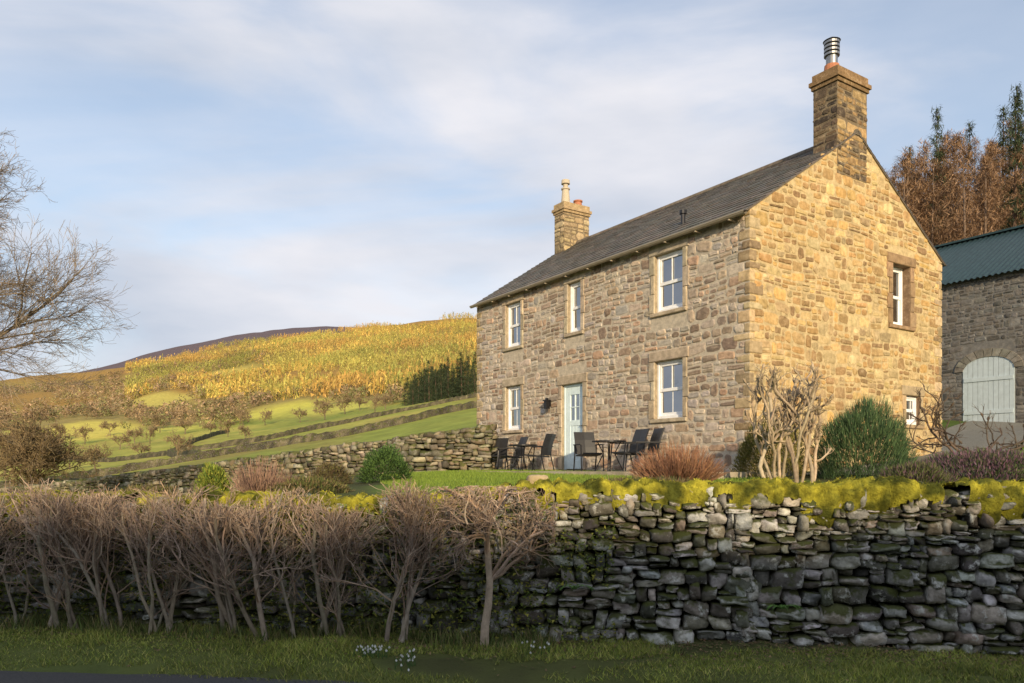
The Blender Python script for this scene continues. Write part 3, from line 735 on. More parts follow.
for(px,d,da) in((494,.75,.5),(511,.7,-.2),(537,.9,-1.1),(589,.8,1.2),(627,.85,-.15),(642,.75,-.35)):
    x,y=fpos(px,d);L_.append((x,y,CAMZ-.05,ROT+da))
place(root,P,L_,"black woven patio armchair on the stone terrace","chair","black patio chairs on the terrace")
def make_table():
    root=obj("patio_table",None);P=[]
    mb=MB();cyl(mb,(0,0),.36,.36,.62,.65,(0,0,0),28);P.append(obj("table_top",mb.mesh("table_top",M_iron),root))
    for k in range(4):
        a=math.pi/4+k*math.pi/2;mb=MB();tube(mb,[Vector((.3*math.cos(a),.3*math.sin(a),0)),Vector((.12*math.cos(a),.12*math.sin(a),.38)),Vector((.24*math.cos(a),.24*math.sin(a),.62))],[.014]*3,6,(0,0,0));P.append(obj("leg",mb.mesh("leg",M_iron),root))
    return root,P
root,P=make_table();L_=[]
for(px,d) in((523,1.15),(609,1.1)): x,y=fpos(px,d);L_.append((x,y,CAMZ-.05,ROT))
place(root,P,L_,"small round dark metal patio table between chairs","table","patio tables on the terrace")

# ---------------------------------------------------------------- barn
BX,BY,BZ=15.3,24.0,3.0
barn=obj("stone_barn",None,loc=(BX,BY,BZ),rz=ROT,label="grey stone barn with dark blue-green corrugated roof",category="barn")
bd=(-.44,1.1,-.2,1.75)
mb=MB();x0b,x1b,DB,EB=-9.,7.,7.,4.8
slab(mb,Pf,(-x1b,-x0b),-2,EB,[bd],.25,(.17,.165,.16))
mb.add([(x1b,0,-2),(x1b,DB,-2),(x1b,DB,EB),(x1b,DB/2,EB+2.15),(x1b,0,EB)],[(0,1,2,3,4)],(.2,.17,.13))
mb.add([(x0b,0,-2),(x0b,DB,-2),(x0b,DB,EB),(x0b,DB/2,EB+2.15),(x0b,0,EB)],[(0,1,2,3,4)],(.2,.17,.13))
mb.add([(x0b,DB,-2),(x1b,DB,-2),(x1b,DB,EB),(x0b,DB,EB)],[(0,1,2,3)],(.2,.17,.13))
PALB=[(.145,.14,.135),(.11,.105,.10),(.18,.175,.17),(.08,.078,.075),(.16,.15,.14)]
rubble(mb,Pf,lambda z:(-6.8,5.5),-1,EB-.03,[(bd[0]-.02,bd[1]+.02,bd[2],2.45)],PALB)
obj("wall",mb.mesh("barn_wall",M_dress),barn)
mb=MB();am=(bd[0]+bd[1])/2;hw=(bd[1]-bd[0])/2;n=11
def arc(t,r): return (am+(hw+r)*math.cos(t),1.75+(.42+r)*math.sin(t))
for i in range(n):
    t0=math.pi*i/n+.012;t1=math.pi*(i+1)/n-.012;c=jit((.21,.195,.17),.2)
    q=[arc(t0,.0),arc(t1,.0),arc(t1,.26),arc(t0,.26)]
    vs=[Pf(a,z,-.2) for a,z in q]+[Pf(a,z,.05) for a,z in q]
    mb.add(vs,[(4,5,6,7),(0,1,5,4),(1,2,6,5),(2,3,7,6),(3,0,4,7)],c)
obj("arch",mb.mesh("arch",M_dress),barn)
mb=MB()
pl=10
for i in range(pl):
    a=bd[0]+(bd[1]-bd[0])*i/pl;b=bd[0]+(bd[1]-bd[0])*(i+1)/pl
    f=lambda t:1.75+.42*math.sqrt(max(0,1-((t-am)/hw)**2))
    d0=.02+R.uniform(0,.006)
    vs=[Pf(a+.006,-.2,d0),Pf(b-.006,-.2,d0),Pf(b-.006,f(b-.006),d0),Pf(a+.006,f(a+.006),d0)]
    vs+=[Pf(a+.006,-.2,-.05),Pf(b-.006,-.2,-.05),Pf(b-.006,f(b-.006),-.05),Pf(a+.006,f(a+.006),-.05)]
    mb.add(vs,[(0,1,2,3),(0,4,5,1),(1,5,6,2),(2,6,7,3),(3,7,4,0)],(1,1,1))
for z in(.35,1.4): fbox(mb,Pf,bd[0]+.04,bd[1]-.04,z,z+.12,.02,.05,(1,1,1))
obj("door",mb.mesh("barn_door",M_barndoor),barn,label="pale grey-blue arched plank door")
xs=np.arange(x0b-.2,x1b+.2,.045);dz=.03*np.cos(xs*2*np.pi/.18)
V=[]
for(y,z) in((-.25,EB-.12),(DB/2,EB+2.2),(DB+.25,EB-.12)):
    V.append(np.stack([xs,np.full_like(xs,y),z+dz],1))
V=np.concatenate(V);m_=len(xs);i=np.arange(m_-1)
F=np.concatenate([np.stack([k*m_+i,k*m_+i+1,(k+1)*m_+i+1,(k+1)*m_+i],1) for k in(0,1)])
obj("roof",mesh_np("barn_roof",V,F,None,True,M_corr),barn,label="dark blue-green corrugated sheet roof")
mb=MB();boxv(mb,x0b-.2,x1b+.2,DB/2-.16,DB/2+.16,EB+2.19,EB+2.26,(1,1,1));obj("ridge_cap",mb.mesh("ridge_cap",M_corr),barn)

# path beside house
mp=mat_v("gravel",.9,30,.45,60,.8,.2,moss=.2)
V=[];pp=[(6.1,12.6),(7.6,14.6),(9.4,17),(11.5,19.5),(14.,22),(16.6,24.4)]
pts=[]
for a,b in zip(pp[:-1],pp[1:]):
    for k in range(10): pts.append((a[0]+(b[0]-a[0])*k/10,a[1]+(b[1]-a[1])*k/10))
for k,(x,y) in enumerate(pts):
    for j in range(9):
        o=(j-4)*.36; xx=x+.75*o;yy=y-.66*o; V.append((xx,yy,tz(xx,yy)+.03))
mb=MB();mb.add(V,[(k*9+j,k*9+j+1,(k+1)*9+j+1,(k+1)*9+j) for k in range(len(pts)-1) for j in range(8)],(.25,.24,.225))
obj("gravel_path",mb.mesh("gravel_path",mp,True),kind="structure")

# ---------------------------------------------------------------- trees
def rdir(d,ang,r=R):
    a=Vector((r.gauss(0,1),r.gauss(0,1),r.gauss(0,1)));a=a-d*a.dot(d)
    if a.length<1e-4:a=Vector((1,0,0))
    a.normalize();return (d*math.cos(ang)+a*math.sin(ang)).normalized()
def grow(out,p,d,Ln,r,lv,Pm):
    n=Pm['n'][lv];pts=[p.copy()];rad=[r];step=Ln/n;tip=Pm.get('tip',.35)
    ch=[]
    for i in range(n):
        wd=Pm['wander'][lv]
        d=(d+Vector((R.gauss(0,wd),R.gauss(0,wd),R.gauss(0,wd)))+Vector((0,0,Pm['up'][lv]))).normalized()
        p=p+d*step
        if Pm.get('clip') and Pm['clip'](p): break
        pts.append(p.copy());rr_=r*(1-(1-tip)*(i+1)/n);rad.append(rr_)
        ch.append((p.copy(),d.copy(),rr_,(i+1)/n))
    if len(pts)<2:return
    out.append((pts,rad,lv))
    if Pm.get('knob') and lv<2:
        e=pts[-1];r_=rad[-1];out.append(([e-d*.02,e+d*.015,e+d*.045,e+d*.07],[r_,r_*1.8,r_*1.6,r_*.5],lv))
    if lv<Pm['lv']:
        k=Pm['k'][lv]
        for q in range(k):
            f=R.uniform(Pm['start'][lv],1);c=ch[min(len(ch)-1,int(f*len(ch)))]
            a=R.uniform(*Pm['ang'][lv])
            grow(out,c[0],rdir(c[1],a),Ln*Pm['ratio'][lv]*R.uniform(.7,1.2)*(1.15-.4*f),min(c[2],r*Pm['rr'][lv]),lv+1,Pm)
def tubes(out,sel,sides,pal,jt=.2):
    mb=MB()
    for(pts,rad,lv) in out:
        if sel(lv): tube(mb,pts,rad,sides[lv],jit(R.choice(pal),jt))
    return mb
def plant(name,out,base,split,sides,pal,label,cat,group=None,palt=None,pn=("trunk","crown")):
    root=obj(name,None,loc=base,label=label,category=cat,group=group)
    a=obj(pn[0],tubes(out,lambda l:l<split,sides,palt or pal).mesh(name+"_trunk",M_bark,True),root)
    b=obj(pn[1],tubes(out,lambda l:l>=split,sides,pal).mesh(name+"_crown",M_bark,False),root)
    return root,[a,b]
O=Vector((0,0,0))
# big bare tree
out=[]
PT=dict(n=[6,8,7,6,5,3],wander=[.05,.06,.08,.11,.13,.16],up=[.05,.03,.01,-.01,-.01,.02],lv=5,k=[20,9,8,6,4],start=[.25,.15,.15,.15,.1],ang=[(.4,1.15),(.3,.7),(.3,.75),(.3,.8),(.3,.8)],ratio=[.66,.5,.52,.58,.6],rr=[.24,.42,.45,.5,.6],tip=.25)
grow(out,O,Vector((.03,0,1)),5.7,.22,0,PT)
out=[(p,[max(r,.0026) for r in rd],l) for p,rd,l in out]
bx,by=-12.3,15.
plant("bare_tree",out,(bx,by,tz(bx,by)-.1),2,[8,6,4,3,3,3],[(.27,.215,.16),(.21,.17,.13),(.32,.255,.185)],"large leafless tree with fine spreading twigs","tree",palt=[(.2,.155,.11)])
print("bigtree",len(out))
# hedge shrubs
def hedge_variant(seed):
    out=[]
    PM=dict(n=[7,5,4,3],wander=[.15,.2,.22,.24],up=[.16,.16,.14,.10],lv=3,k=[11,6,4],start=[.1,.15,.1],ang=[(.25,.95),(.25,.85),(.25,.9)],ratio=[.45,.6,.65],rr=[.38,.5,.7],tip=.5,
      clip=lambda p:abs(p.y)>.34 or p.z>1.27+.08*math.sin(p.x*5+seed)+R.uniform(-.12,.08))
    for k in range(R.choice([3,4,5])):
        d=Vector((R.uniform(-.35,.35),R.uniform(-.15,.15),1)).normalized()
        grow(out,Vector((R.uniform(-.14,.14),R.uniform(-.08,.08),0)),d,R.uniform(1.1,1.5),R.uniform(.011,.024),0,PM)
    return out
HP=[(.37,.275,.205),(.29,.215,.165),(.47,.365,.28),(.22,.165,.13),(.40,.275,.19)]
vari=[]
for s in range(5):
    out=hedge_variant(s*1.7);print("hedge",len(out))
    out=[(p,[max(r,.0019) for r in rd],l) for p,rd,l in out]
    a=tubes(out,lambda l:l<1,[5,3,3,3],[(.30,.25,.19),(.37,.31,.24)]).mesh("hedge_stem",M_bark,True)
    b=tubes(out,lambda l:l>=1,[5,3,3,3],HP).mesh("hedge_twigs",M_bark)
    vari.append((a,b))
xh=-7.2;k=0
while xh<-.95:
    y=float(wally(xh))-.40+R.uniform(-.06,.06)
    root=obj("hedge_shrub",None,loc=(xh,y,tz(xh,y)-.03),rz=R.choice([0,math.pi])+R.uniform(-.15,.15),label="leafless brown clipped hedge shrub growing against the wall",category="shrub",group="bare hedge shrubs along the verge")
    s=R.uniform(.95,1.06);root.scale=(s*1.15,s,s)
    obj("stem",vari[k%5][0],root);obj("twigs",vari[k%5][1],root)
    xh+=R.uniform(.42,.70);k+=1
out=[]
PM=dict(n=[6,6,5,4,3],wander=[.08,.2,.24,.3,.3],up=[.1,.04,.0,.02,0],lv=4,k=[12,8,6,3],start=[.35,.2,.15,.1],ang=[(.5,1.35),(.4,1.1),(.4,1.2),(.4,1.2)],ratio=[.62,.6,.55,.6],rr=[.38,.5,.5,.6],tip=.5,clip=lambda p:abs(p.y)>.36 or p.z>1.42 or abs(p.x)>.62)
grow(out,O,Vector((0,0,1)),1.2,.045,0,PM)
out=[(p,[max(r,.0019) for r in rd],l) for p,rd,l in out]
x=-.24;y=float(wally(x))-.42
plant("hedge_shrub",out,(x,y,tz(x,y)-.03),1,[6,4,3,3,3],HP,"spreading bare shrub with a single stout trunk by the wall","shrub","bare hedge shrubs along the verge",pn=("stem","twigs"))
# pruned trees
def pollard(px,Yd,hgt,label,name="pruned_tree",pal=[(.36,.28,.195),(.29,.225,.155),(.43,.34,.24)],stems=5,spread=.7,rad=(.03,.05),ang0=(.4,1.1),up=(.12,.16,.2,.2),k0=6,rat=.38,k3=3,knob=True,bw=.22):
    out=[]
    PM=dict(n=[9,6,4,3],wander=[.2,.28,.24,.2],up=list(up),lv=3,k=[k0,4,k3],start=[.3,.3,.3],ang=[ang0,(.3,1.0),(.3,.8)],ratio=[rat,.42,.6],rr=[.65,.45,.5],tip=.7,knob=knob)
    for k in range(stems):
        u=(k+.5)/stems*2-1
        d=Vector((u*spread+R.uniform(-.1,.1),R.uniform(-.3,.3),1)).normalized()
        grow(out,Vector((u*bw+R.uniform(-.05,.05),R.uniform(-.12,.12),0)),d,hgt*R.uniform(.6,.95),R.uniform(*rad),0,PM)
    x=(px-512)/765*Yd
    return plant(name,out,(x,Yd,tz(x,Yd)-.05),1,[7,5,4,3],pal,label,"tree")
pollard(790,11.4,1.8,"pruned bare fruit tree with thick knobbly branches",stems=11,spread=.42,rad=(.022,.036),k0=8,rat=.30,bw=.36)
pollard(975,15.5,2.0,"dark gnarled bare tree spreading before the barn",stems=8,spread=1.7,rad=(.018,.03),up=(-.03,.06,.1,.1),k0=6,rat=.4,k3=4,pal=[(.09,.07,.055),(.12,.09,.07)])
def twigbush(px,Yd,w,h,n,pal,label,leafy=None):
    x=(px-512)/765*Yd;z0=tz(x,Yd);mb=MB()
    for i in range(n):
        a=R.uniform(0,6.283);r=math.sqrt(R.random());t=Vector((math.cos(a)*r*w/2,math.sin(a)*r*w/2,h*math.sqrt(max(.05,1-r*r*.75))*R.uniform(.6,1.12)))
        b=Vector((t.x*.25,t.y*.25,0));m1=b.lerp(t,.5)+Vector((t.x*.15+R.gauss(0,.03),t.y*.15+R.gauss(0,.03),.02))
        tube(mb,[b,m1,t+Vector((R.gauss(0,.03),R.gauss(0,.03),0))],[.006,.004,.002],3,jit(R.choice(pal),.25))
    return obj("twiggy_bush",mb.mesh("twiggy_bush",M_bark),loc=(x,Yd,z0-.02),label=label,category="bush")
RED=[(.26,.13,.08),(.33,.18,.10),(.22,.12,.08)]
twigbush(677,10.4,1.35,.60,1300,RED,"reddish-brown twiggy bush beside the lawn")
twigbush(262,11.0,1.0,.62,500,[(.30,.19,.14),(.24,.15,.11)],"reddish bare twig bush behind the hedge")
twigbush(25,10.5,1.6,.45,600,[(.3,.21,.14),(.24,.17,.12)],"bare brown twig bush behind the hedge")
def leafbush(px,Yd,w,h,n,bl,bw,pal,label,name="bush",upb=.6,zo=0):
    x=(px-512)/765*Yd;z0=tz(x,Yd)
    u=rng.normal(0,1,(n,3));u[:,2]=np.abs(u[:,2]);u/=np.linalg.norm(u,axis=1)[:,None]
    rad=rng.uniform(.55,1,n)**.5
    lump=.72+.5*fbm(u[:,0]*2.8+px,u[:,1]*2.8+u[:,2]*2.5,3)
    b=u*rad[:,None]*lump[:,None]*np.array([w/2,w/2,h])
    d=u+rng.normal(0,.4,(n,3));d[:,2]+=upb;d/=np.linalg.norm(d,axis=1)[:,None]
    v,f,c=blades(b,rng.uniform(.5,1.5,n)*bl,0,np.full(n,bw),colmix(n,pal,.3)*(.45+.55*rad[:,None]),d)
    return obj(name,mesh_np(name,v,f,c,mat=M_leaf),loc=(x,Yd,z0-.03+zo),label=label,category="bush")
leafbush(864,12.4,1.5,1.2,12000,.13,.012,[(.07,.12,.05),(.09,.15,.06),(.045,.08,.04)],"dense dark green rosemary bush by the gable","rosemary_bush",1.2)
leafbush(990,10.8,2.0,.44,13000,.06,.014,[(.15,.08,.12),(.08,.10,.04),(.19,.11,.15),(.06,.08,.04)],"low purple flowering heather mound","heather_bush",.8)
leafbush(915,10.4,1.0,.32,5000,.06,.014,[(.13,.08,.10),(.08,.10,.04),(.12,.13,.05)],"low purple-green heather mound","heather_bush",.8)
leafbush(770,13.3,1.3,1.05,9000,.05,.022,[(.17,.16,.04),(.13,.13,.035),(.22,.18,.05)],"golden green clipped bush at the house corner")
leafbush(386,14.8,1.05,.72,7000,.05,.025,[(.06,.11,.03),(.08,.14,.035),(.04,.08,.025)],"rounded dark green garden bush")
leafbush(214,14,.7,.72,4000,.06,.025,[(.2,.25,.04),(.12,.18,.035),(.27,.27,.05)],"yellow-green leafy bush behind the hedge")
leafbush(330,15,.9,.45,3000,.05,.02,[(.12,.11,.04),(.1,.07,.04)],"low olive garden shrub by the boundary wall")
leafbush(150,11,1.4,.40,4000,.05,.02,[(.13,.13,.04),(.16,.12,.06)],"straw-green rough shrub behind the hedge")
leafbush(310,11,1.3,.28,4000,.05,.02,[(.12,.12,.04),(.16,.12,.06),(.08,.1,.03)],"low rough shrub behind the hedge")
leafbush(650,9.4,2.2,.2,5000,.05,.015,[(.12,.10,.05),(.07,.09,.03),(.18,.12,.07)],"low mixed border planting behind the wall","border_plant")
# ivy on wall behind hedge
n=20000;x=rng.uniform(-7.5,.9,n);z=rng.uniform(.1,1.28,n);k=fbm(x*1.3,z*2.2,3)>.41;x=x[k];z=z[k];n=len(x)
b=np.stack([x,wally(x)-.12-.08*(1-z/1.4)-rng.uniform(0,.08,n),z],1);d=rng.normal(0,.6,(n,3));d[:,1]-=.8;d/=np.linalg.norm(d,axis=1)[:,None]
v,f,c=blades(b,rng.uniform(.02,.045,n),0,rng.uniform(.02,.04,n),colmix(n,[(.10,.14,.03),(.15,.19,.04),(.28,.27,.05)]),d)
obj("ivy_plant",mesh_np("ivy",v,f,c,mat=M_leaf),label="dark green ivy creeping over the wall behind the hedge",category="ivy")
def fern(x,y,z,label):
    mb=MB()
    for k in range(8):
        a=k/8*6.28+R.uniform(-.3,.3);Lf=R.uniform(.12,.19)
        prev=None
        for i in range(12):
            t=i/11;p=Vector((x+math.cos(a)*Lf*t,y+math.sin(a)*Lf*t*.6-.05*t,z+Lf*(.9*t-t*t*.9)))
            if i:
                sd=Vector((-math.sin(a),math.cos(a),0))*.035*(1-t)*(1 if t>.1 else .3)
                e=Vector((math.cos(a),math.sin(a),0))*.012
                for s in(-1,1): mb.add([prev,p,prev+sd*s+e*2],[(0,1,2)],jit((.13,.25,.06),.2))
            prev=p
    obj("fern",mb.mesh("fern",M_leaf),label=label,category="fern")
fern(2.28,float(wally(2.28))-.22,.42,"small green fern growing from the wall")
fern(.55,float(wally(.55))-.22,.55,"small green fern growing from the wall")
def snow(cx,cy,cnt,sx):
    mb=MB()
    for i in range(cnt):
        x=cx+R.gauss(0,sx);y=cy+R.gauss(0,.08);z=tz(x,y);h=R.uniform(.05,.10);l=R.uniform(-.02,.02)
        tube(mb,[Vector((x,y,z)),Vector((x+l,y,z+h)),Vector((x+l+.012,y,z+h-.004))],[.0015]*3,3,(.07,.13,.03))
        for q in range(3):
            a=q*2.1+R.random();px_=x+l+.012;mb.add([(px_,y,z+h),(px_+.010*math.cos(a),y+.010*math.sin(a),z+h-.014),(px_+.004*math.cos(a+.9),y+.004*math.sin(a+.9),z+h-.024),(px_+.010*math.cos(a+1.6),y+.010*math.sin(a+1.6),z+h-.014)],[(0,1,2,3)],(.8,.8,.78))
        for q in range(3):
            b=R.uniform(-.04,.04);mb.add([(x-.003,y,z),(x+.003,y,z),(x+b,y+R.uniform(-.02,.02),z+h*.8)],[(0,1,2)],(.08,.15,.05))
    obj("snowdrop_clump",mb.mesh("snowdrops",M_leaf),label="clump of small white snowdrops in the verge",category="flowers",group="snowdrops on the verge")
snow(-1.15,6.2,30,.08);snow(-.85,6.0,16,.06);snow(.2,6.35,10,.07)
acc=newacc();stone(acc,(0,0,0),(.09,.08,.055),np.eye(3),(.42,.33,.2),4,.6,.5)
obj("boulder",mesh_np("boulder",acc['v'][0],acc['f'][0],acc['c'][0],True,M_dress),loc=(.24,float(wally(.24))+.2,1.49),label="round tan stone resting on the wall top",category="stone")

# ---------------------------------------------------------------- conifers
def conifer(kind,H,Rad,n,pal,barkc,larch):
    root=obj(kind,None)
    mb=MB();tube(mb,[Vector((0,0,-1)),Vector((0,0,H*.5)),Vector((0,0,H*.98))],[H*.011,H*.007,.02],6,barkc)
    a=obj("trunk",mb.mesh("trunk",M_bark,True),root)
    nb=150 if larch else 170
    bt=np.sort(rng.uniform(.12 if larch else .06,.99,nb)); baz=rng.uniform(0,6.283,nb)
    bL=Rad*(1-bt)**(.75 if larch else .95)*rng.uniform(.45,1.15,nb)+.12
    drop=rng.uniform(-.15,.35,nb) if larch else rng.uniform(-.45,-.1,nb)
    k=rng.integers(0,nb,n); s=rng.uniform(.08,1,n)**.7
    keep=rng.uniform(0,1,n)<(.25+.75*bL[k]/Rad); k=k[keep];s=s[keep];n=len(k)
    r=bL[k]*s
    b=np.stack([np.cos(baz[k])*r,np.sin(baz[k])*r,bt[k]*H+r*drop[k]],1)+rng.normal(0,.12,(n,3))*(.4+s[:,None])
    d=np.stack([np.cos(baz[k]),np.sin(baz[k]),drop[k]],1)*.6+rng.normal(0,.6,(n,3))
    if not larch: d[:,2]-=.25
    d/=np.linalg.norm(d,axis=1)[:,None]
    wd=rng.uniform(.035,.08,n) if larch else rng.uniform(.05,.11,n)
    v,f,c=blades(b,rng.uniform(.3,.6,n),0,wd,colmix(n,pal,.35),d)
    bb=obj("crown",mesh_np("crown",v,f,c,mat=M_leaf),root);return root,[a,bb]
def scatter_things(root,P,locs,lab,grp):
    for k,L4 in enumerate(locs):
        x,y,z,s=L4[:4];wf=L4[4] if len(L4)>4 else 1
        if k==0:r=root
        else:
            r=root.copy();COL.objects.link(r)
            for p in P:
                q=p.copy();q.parent=r;COL.objects.link(q)
        r.location=(x,y,z);r.scale=(s*wf*R.uniform(.85,1.2),s*wf*R.uniform(.85,1.2),s);r.rotation_euler=(R.uniform(-.03,.03),R.uniform(-.03,.03),R.uniform(0,6.28));r["label"]=lab;r["category"]="tree";r["group"]=grp
def loc(px,Yd,s,wf=1): x=(px-512)/765*Yd;return (x,Yd,tz(x,Yd)-.3,s,wf)
def sized(px,Yd,pytop,H,wf=1):
    x=(px-512)/765*Yd;z0=tz(x,Yd)-.3;zt_=CAMZ+(469-pytop)/765*Yd
    return (x,Yd,z0,max(.45,min(1.6,(zt_-z0)/H)),wf)
def skyline(px): return float(np.interp(px,[870,890,915,940,975,1024,1120],[180,158,142,132,126,108,88]))
for vq in range(3):
    H_=[14,12.5,13.5][vq]
    r_,P_=conifer("larch_tree",H_,[2.9,3.2,2.5][vq],6500,[(.23,.145,.09),(.30,.19,.115),(.16,.105,.07),(.35,.22,.13)],(.18,.13,.10),True)
    ll=[]
    for k in range(32):
        px=R.uniform(868,1120);Yd=R.uniform(58,95);ll.append(sized(px,Yd,skyline(px)+R.uniform(0,50),H_))
    scatter_things(r_,P_,ll,"leafless russet-brown larch on the wooded slope","larches on the slope above the barn")
r_,P_=conifer("spruce_tree",15,2.5,7500,[(.05,.07,.035),(.065,.085,.04),(.035,.05,.028)],(.12,.08,.06),False)
ll=[sized(px,Yd,py,15,.8) for(px,Yd,py) in((937,66,106),(964,82,120),(1002,84,106),(1014,62,92),(1024,76,82),(1060,66,80),(909,80,146))]
for k in range(110):
    px=R.uniform(402,505);Yd=R.uniform(225,330);ll.append(loc(px,Yd,R.uniform(.5,.95)*(.7+.3*min(1,(px-395)/45)),R.uniform(1.1,1.7)))
scatter_things(r_,P_,ll,"dark green spruce standing on the slope","dark spruces on the slopes")
def baretree(seed,H):
    out=[]
    PM=dict(n=[4,5,4,3,3],wander=[.06,.15,.2,.25,.25],up=[.05,.05,.03,.02,.02],lv=4,k=[8,6,5,4],start=[.4,.2,.2,.15],ang=[(.4,1.2),(.4,1.0),(.4,1.0),(.4,1)],ratio=[1.0,.55,.6,.65],rr=[.5,.5,.5,.6],tip=.5)
    grow(out,O,Vector((0,0,1)),H*.38,H*.022,0,PM)
    return out
base=[]
for s in range(2):
    out=baretree(s,9)
    out=[(p,[max(r,.035) for r in rd],l) for p,rd,l in out]
    root,P=plant("bare_tree",out,(0,0,0),2,[6,4,3,3,3],[(.22,.165,.095),(.28,.205,.115),(.17,.13,.085)],"leafless tree standing in a pasture","tree","bare trees in the pastures")
    base.append((root,P))
spots=[(95,125,.75),(178,112,.6),(70,140,.7),(325,250,.9),(120,210,.8),(150,230,.9),(300,270,.9),(345,290,1.),(210,240,.8),(20,190,.9),(50,220,1.),(228,200,.7),(360,300,1.),(265,280,.9),(135,250,1.),(85,270,1.),(185,275,1.),(240,290,1.),(10,250,1.1),(60,300,1.1),(110,310,1.1),(200,320,1.1),(320,310,1.1),(35,160,.8),(140,160,.6),(245,160,.55),(5,140,.9),(375,200,.7),(385,260,1.),(160,300,1.1)]
for q,(root,P) in enumerate(base): scatter_things(root,P,[loc(*s) for s in spots[q::2]],"leafless tree standing in a pasture","bare trees in the pastures")
x,Yd=(22-512)/765*50,50.
out=[]
for q in range(4):
    o_=[];PM=dict(n=[3,5,4,3,3],wander=[.1,.15,.2,.25,.25],up=[.05,.05,.02,.02,.02],lv=4,k=[9,7,6,5],start=[.1,.2,.2,.15],ang=[(.3,1.3),(.4,1.0),(.4,1.0),(.4,1)],ratio=[1.35,.55,.55,.6],rr=[.5,.5,.5,.6],tip=.5)
    grow(o_,Vector((R.uniform(-.9,.9),R.uniform(-.5,.5),0)),Vector((R.uniform(-.2,.2),0,1)).normalized(),1.9,.1,0,PM);out+=o_
out=[(p,[max(r,.018) for r in rd],l) for p,rd,l in out]
plant("bare_tree",out,(x,Yd,tz(x,Yd)-.2),2,[6,4,3,3,3],[(.15,.11,.065),(.19,.14,.075)],"dense round brown-twigged tree in the field","tree")
# woods
def pick(n,y0,y1,fn):
    px=rng.uniform(-80,560,n);Yd=rng.uniform(y0,y1,n);k=fn(px,Yd);return px[k],Yd[k]
def clear(px,Y,grow_=1.0):
    m=np.zeros(len(px),bool)
    for(cx,cy,w,hh,_) in CLEAR: m|=(((px-cx)/(w*grow_))**2+((Y-cy)/(hh*grow_))**2)<.85
    return m
def woodmass(name,px,Yd,H,w,pal,label,m=12,fat=False,tri=.13,pal2=None):
    n=len(px);x=(px-512)/765*Yd;z=TZ(x,Yd);h=rng.uniform(.55,1.15,n)*H;r=h*w*rng.uniform(.8,1.3,n);c0=colmix(n,pal,.2)
    pt=fbm(x/60,Yd/60,3)[:,None]
    c0=c0*(.55+.9*pt)
    if pal2 is not None:
        for q,c2 in enumerate(pal2):
            pt2=np.clip((fbm(x/95+9+31*q,Yd/150+17*q,3)[:,None]-.55)*12,0,1)*.7;c0=c0*(1-pt2)+np.array(c2)*rng.uniform(.8,1.2,(n,1))*pt2
    Vs=[];Fs=[];Cs=[];o=0
    for q in range(m):
        u=rng.normal(0,1,(n,3));u/=np.linalg.norm(u,axis=1)[:,None]
        if fat: cpt=np.stack([x,Yd,z+h*.55],1)+u*np.stack([r,r,h*.45],1)*rng.uniform(.4,1,(n,1))
        else:
            t=rng.uniform(.05,.95,n);cpt=np.stack([x+u[:,0]*r*(1-t*.85),Yd+u[:,1]*r*(1-t*.85),z+h*t],1)
        V=(cpt[:,None,:]+rng.normal(0,1,(n,3,3))*(h*tri)[:,None,None]*(1 if fat else np.array([.6,.6,1.6]))).reshape(-1,3)
        Vs.append(V);Fs.append(np.arange(3*n).reshape(-1,3)+o);o+=3*n;Cs.append(np.repeat(c0*rng.uniform(.6,1.4,(n,1)),3,0))
    obj(name,mesh_np(name,np.concatenate(Vs),np.concatenate(Fs),np.concatenate(Cs),mat=M_leaf),kind="stuff",label=label,category="wood")
def fA(px,Y):
    den=fbm(px/42,np.log(Y)*8,4)
    lim=480+ (300-px)*1.2
    return (px>125)&(Y>np.clip(lim,330,800))&(den>.33)&~((Y>1350)&(den<.46))&~clear(px,Y)
px,Yd=pick(54000,330,1780,fA);print("larch",len(px))
woodmass("larch_wood",px,Yd,11,.18,[(.50,.35,.09),(.44,.33,.085),(.54,.38,.10),(.38,.33,.08),(.30,.29,.075),(.46,.29,.08)],"golden larch plantation covering the sunlit hillside",10,tri=.075,pal2=[(.16,.19,.055),(.42,.25,.08),(.34,.33,.085)])
px,Yd=pick(5500,300,540,lambda p,Y:(p<400)&(fbm(p/20+9,Y/35,3)>.52)&~clear(p,Y))
woodmass("broadleaf_wood",px,Yd,7,.42,[(.24,.17,.10),(.31,.22,.12),(.18,.13,.08),(.18,.18,.07)],"brown leafless broadleaf wood on the lower slopes",50,True,.06)
px,Yd=pick(9000,480,1300,lambda p,Y:(p<270)&(fbm(p/22+3,np.log(Y)*11,3)>.47)&~clear(p,Y))
woodmass("broadleaf_wood",px,Yd,9,.4,[(.28,.19,.12),(.34,.24,.14),(.20,.16,.09),(.22,.20,.08)],"scattered brown woodland on the far slope",24,True,.08)

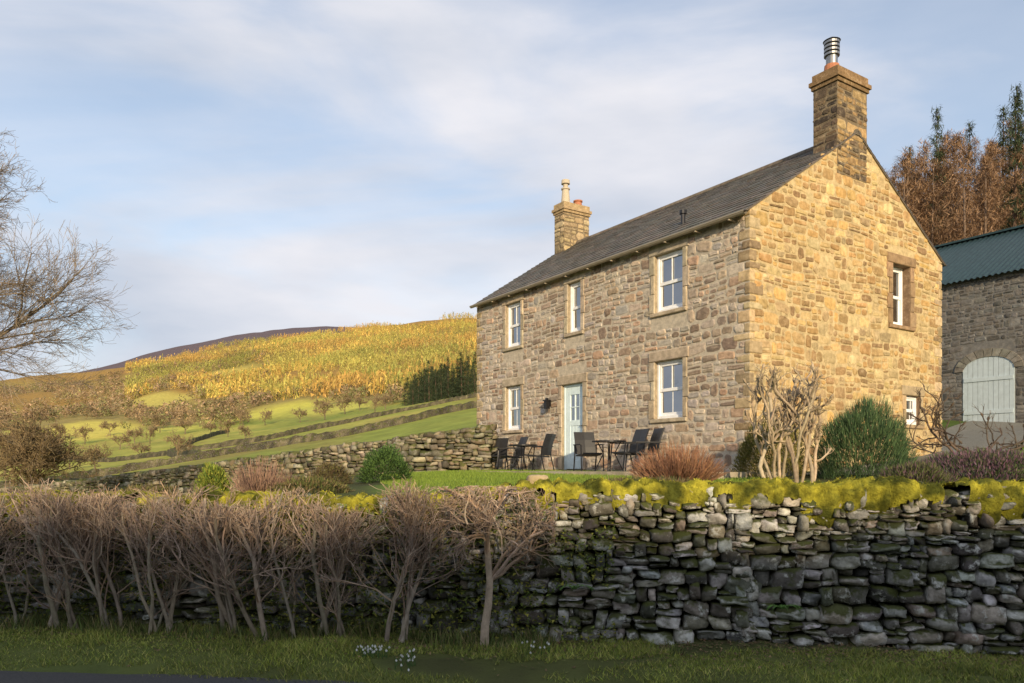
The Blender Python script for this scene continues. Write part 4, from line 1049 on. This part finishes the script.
# ---------------------------------------------------------------- light, sky, camera
sd=Vector((.15,-.988,0)).normalized();el=math.radians(16)
sv=Vector((sd.x*math.cos(el),sd.y*math.cos(el),math.sin(el)))
sun=bpy.data.lights.new("sun",'SUN');sun.energy=4.9;sun.angle=math.radians(1.3);sun.color=(1,.80,.51)
so=bpy.data.objects.new("sun",sun);COL.objects.link(so);so.rotation_euler=(-sv).to_track_quat('-Z','Y').to_euler()
w=bpy.data.worlds.new("World");scene.world=w;w.use_nodes=True;nt=w.node_tree;N=nt.nodes;L=nt.links;bgn=N["Background"]
sky=N.new("ShaderNodeTexSky");sky.sky_type='NISHITA';sky.sun_disc=False;sky.sun_elevation=el;sky.sun_rotation=math.atan2(sd.x,sd.y);sky.air_density=1.;sky.dust_density=1.2;sky.ozone_density=1.2
sk=N.new("ShaderNodeVectorMath");sk.operation='SCALE';sk.inputs["Scale"].default_value=1.35;L.new(sky.outputs[0],sk.inputs[0])
tc=N.new("ShaderNodeTexCoord");mp_=N.new("ShaderNodeMapping");mp_.inputs["Scale"].default_value=(.8,1,2.8);mp_.inputs["Rotation"].default_value=(.1,.5,.3);L.new(tc.outputs["Generated"],mp_.inputs[0])
n1=N.new("ShaderNodeTexNoise");n1.inputs["Scale"].default_value=2.0;n1.inputs["Detail"].default_value=8;n1.inputs["Roughness"].default_value=.5;n1.inputs["Distortion"].default_value=.5;L.new(mp_.outputs[0],n1.inputs["Vector"])
r1=N.new("ShaderNodeMapRange");r1.interpolation_type='SMOOTHSTEP';r1.inputs[1].default_value=.36;r1.inputs[2].default_value=.59;r1.inputs[3].default_value=.36;r1.inputs[4].default_value=.98;L.new(n1.outputs["Fac"],r1.inputs[0])
n2=N.new("ShaderNodeTexNoise");n2.inputs["Scale"].default_value=2.6;n2.inputs["Detail"].default_value=6;n2.inputs["Roughness"].default_value=.5;L.new(mp_.outputs[0],n2.inputs["Vector"])
cr=N.new("ShaderNodeValToRGB");cr.color_ramp.elements[0].position=.34;cr.color_ramp.elements[0].color=(3.5,3.95,4.75,1);cr.color_ramp.elements[1].position=.64;cr.color_ramp.elements[1].color=(5.8,5.75,6.05,1);L.new(n2.outputs["Fac"],cr.inputs[0])
mx=N.new("ShaderNodeMixRGB");L.new(r1.outputs[0],mx.inputs[0]);L.new(sk.outputs[0],mx.inputs[1]);L.new(cr.outputs[0],mx.inputs[2])
L.new(mx.outputs[0],bgn.inputs["Color"]);bgn.inputs["Strength"].default_value=.15
cam=bpy.data.cameras.new("camera");cam.sensor_width=36;cam.lens=765/1024*36;cam.shift_y=127.5/1024;cam.clip_end=20000;cam.clip_start=.05
co=bpy.data.objects.new("camera",cam);COL.objects.link(co);co.location=(0,0,CAMZ);co.rotation_euler=(math.radians(90),0,0);scene.camera=co
scene.view_settings.view_transform='Standard';scene.view_settings.look='None';scene.view_settings.exposure=0
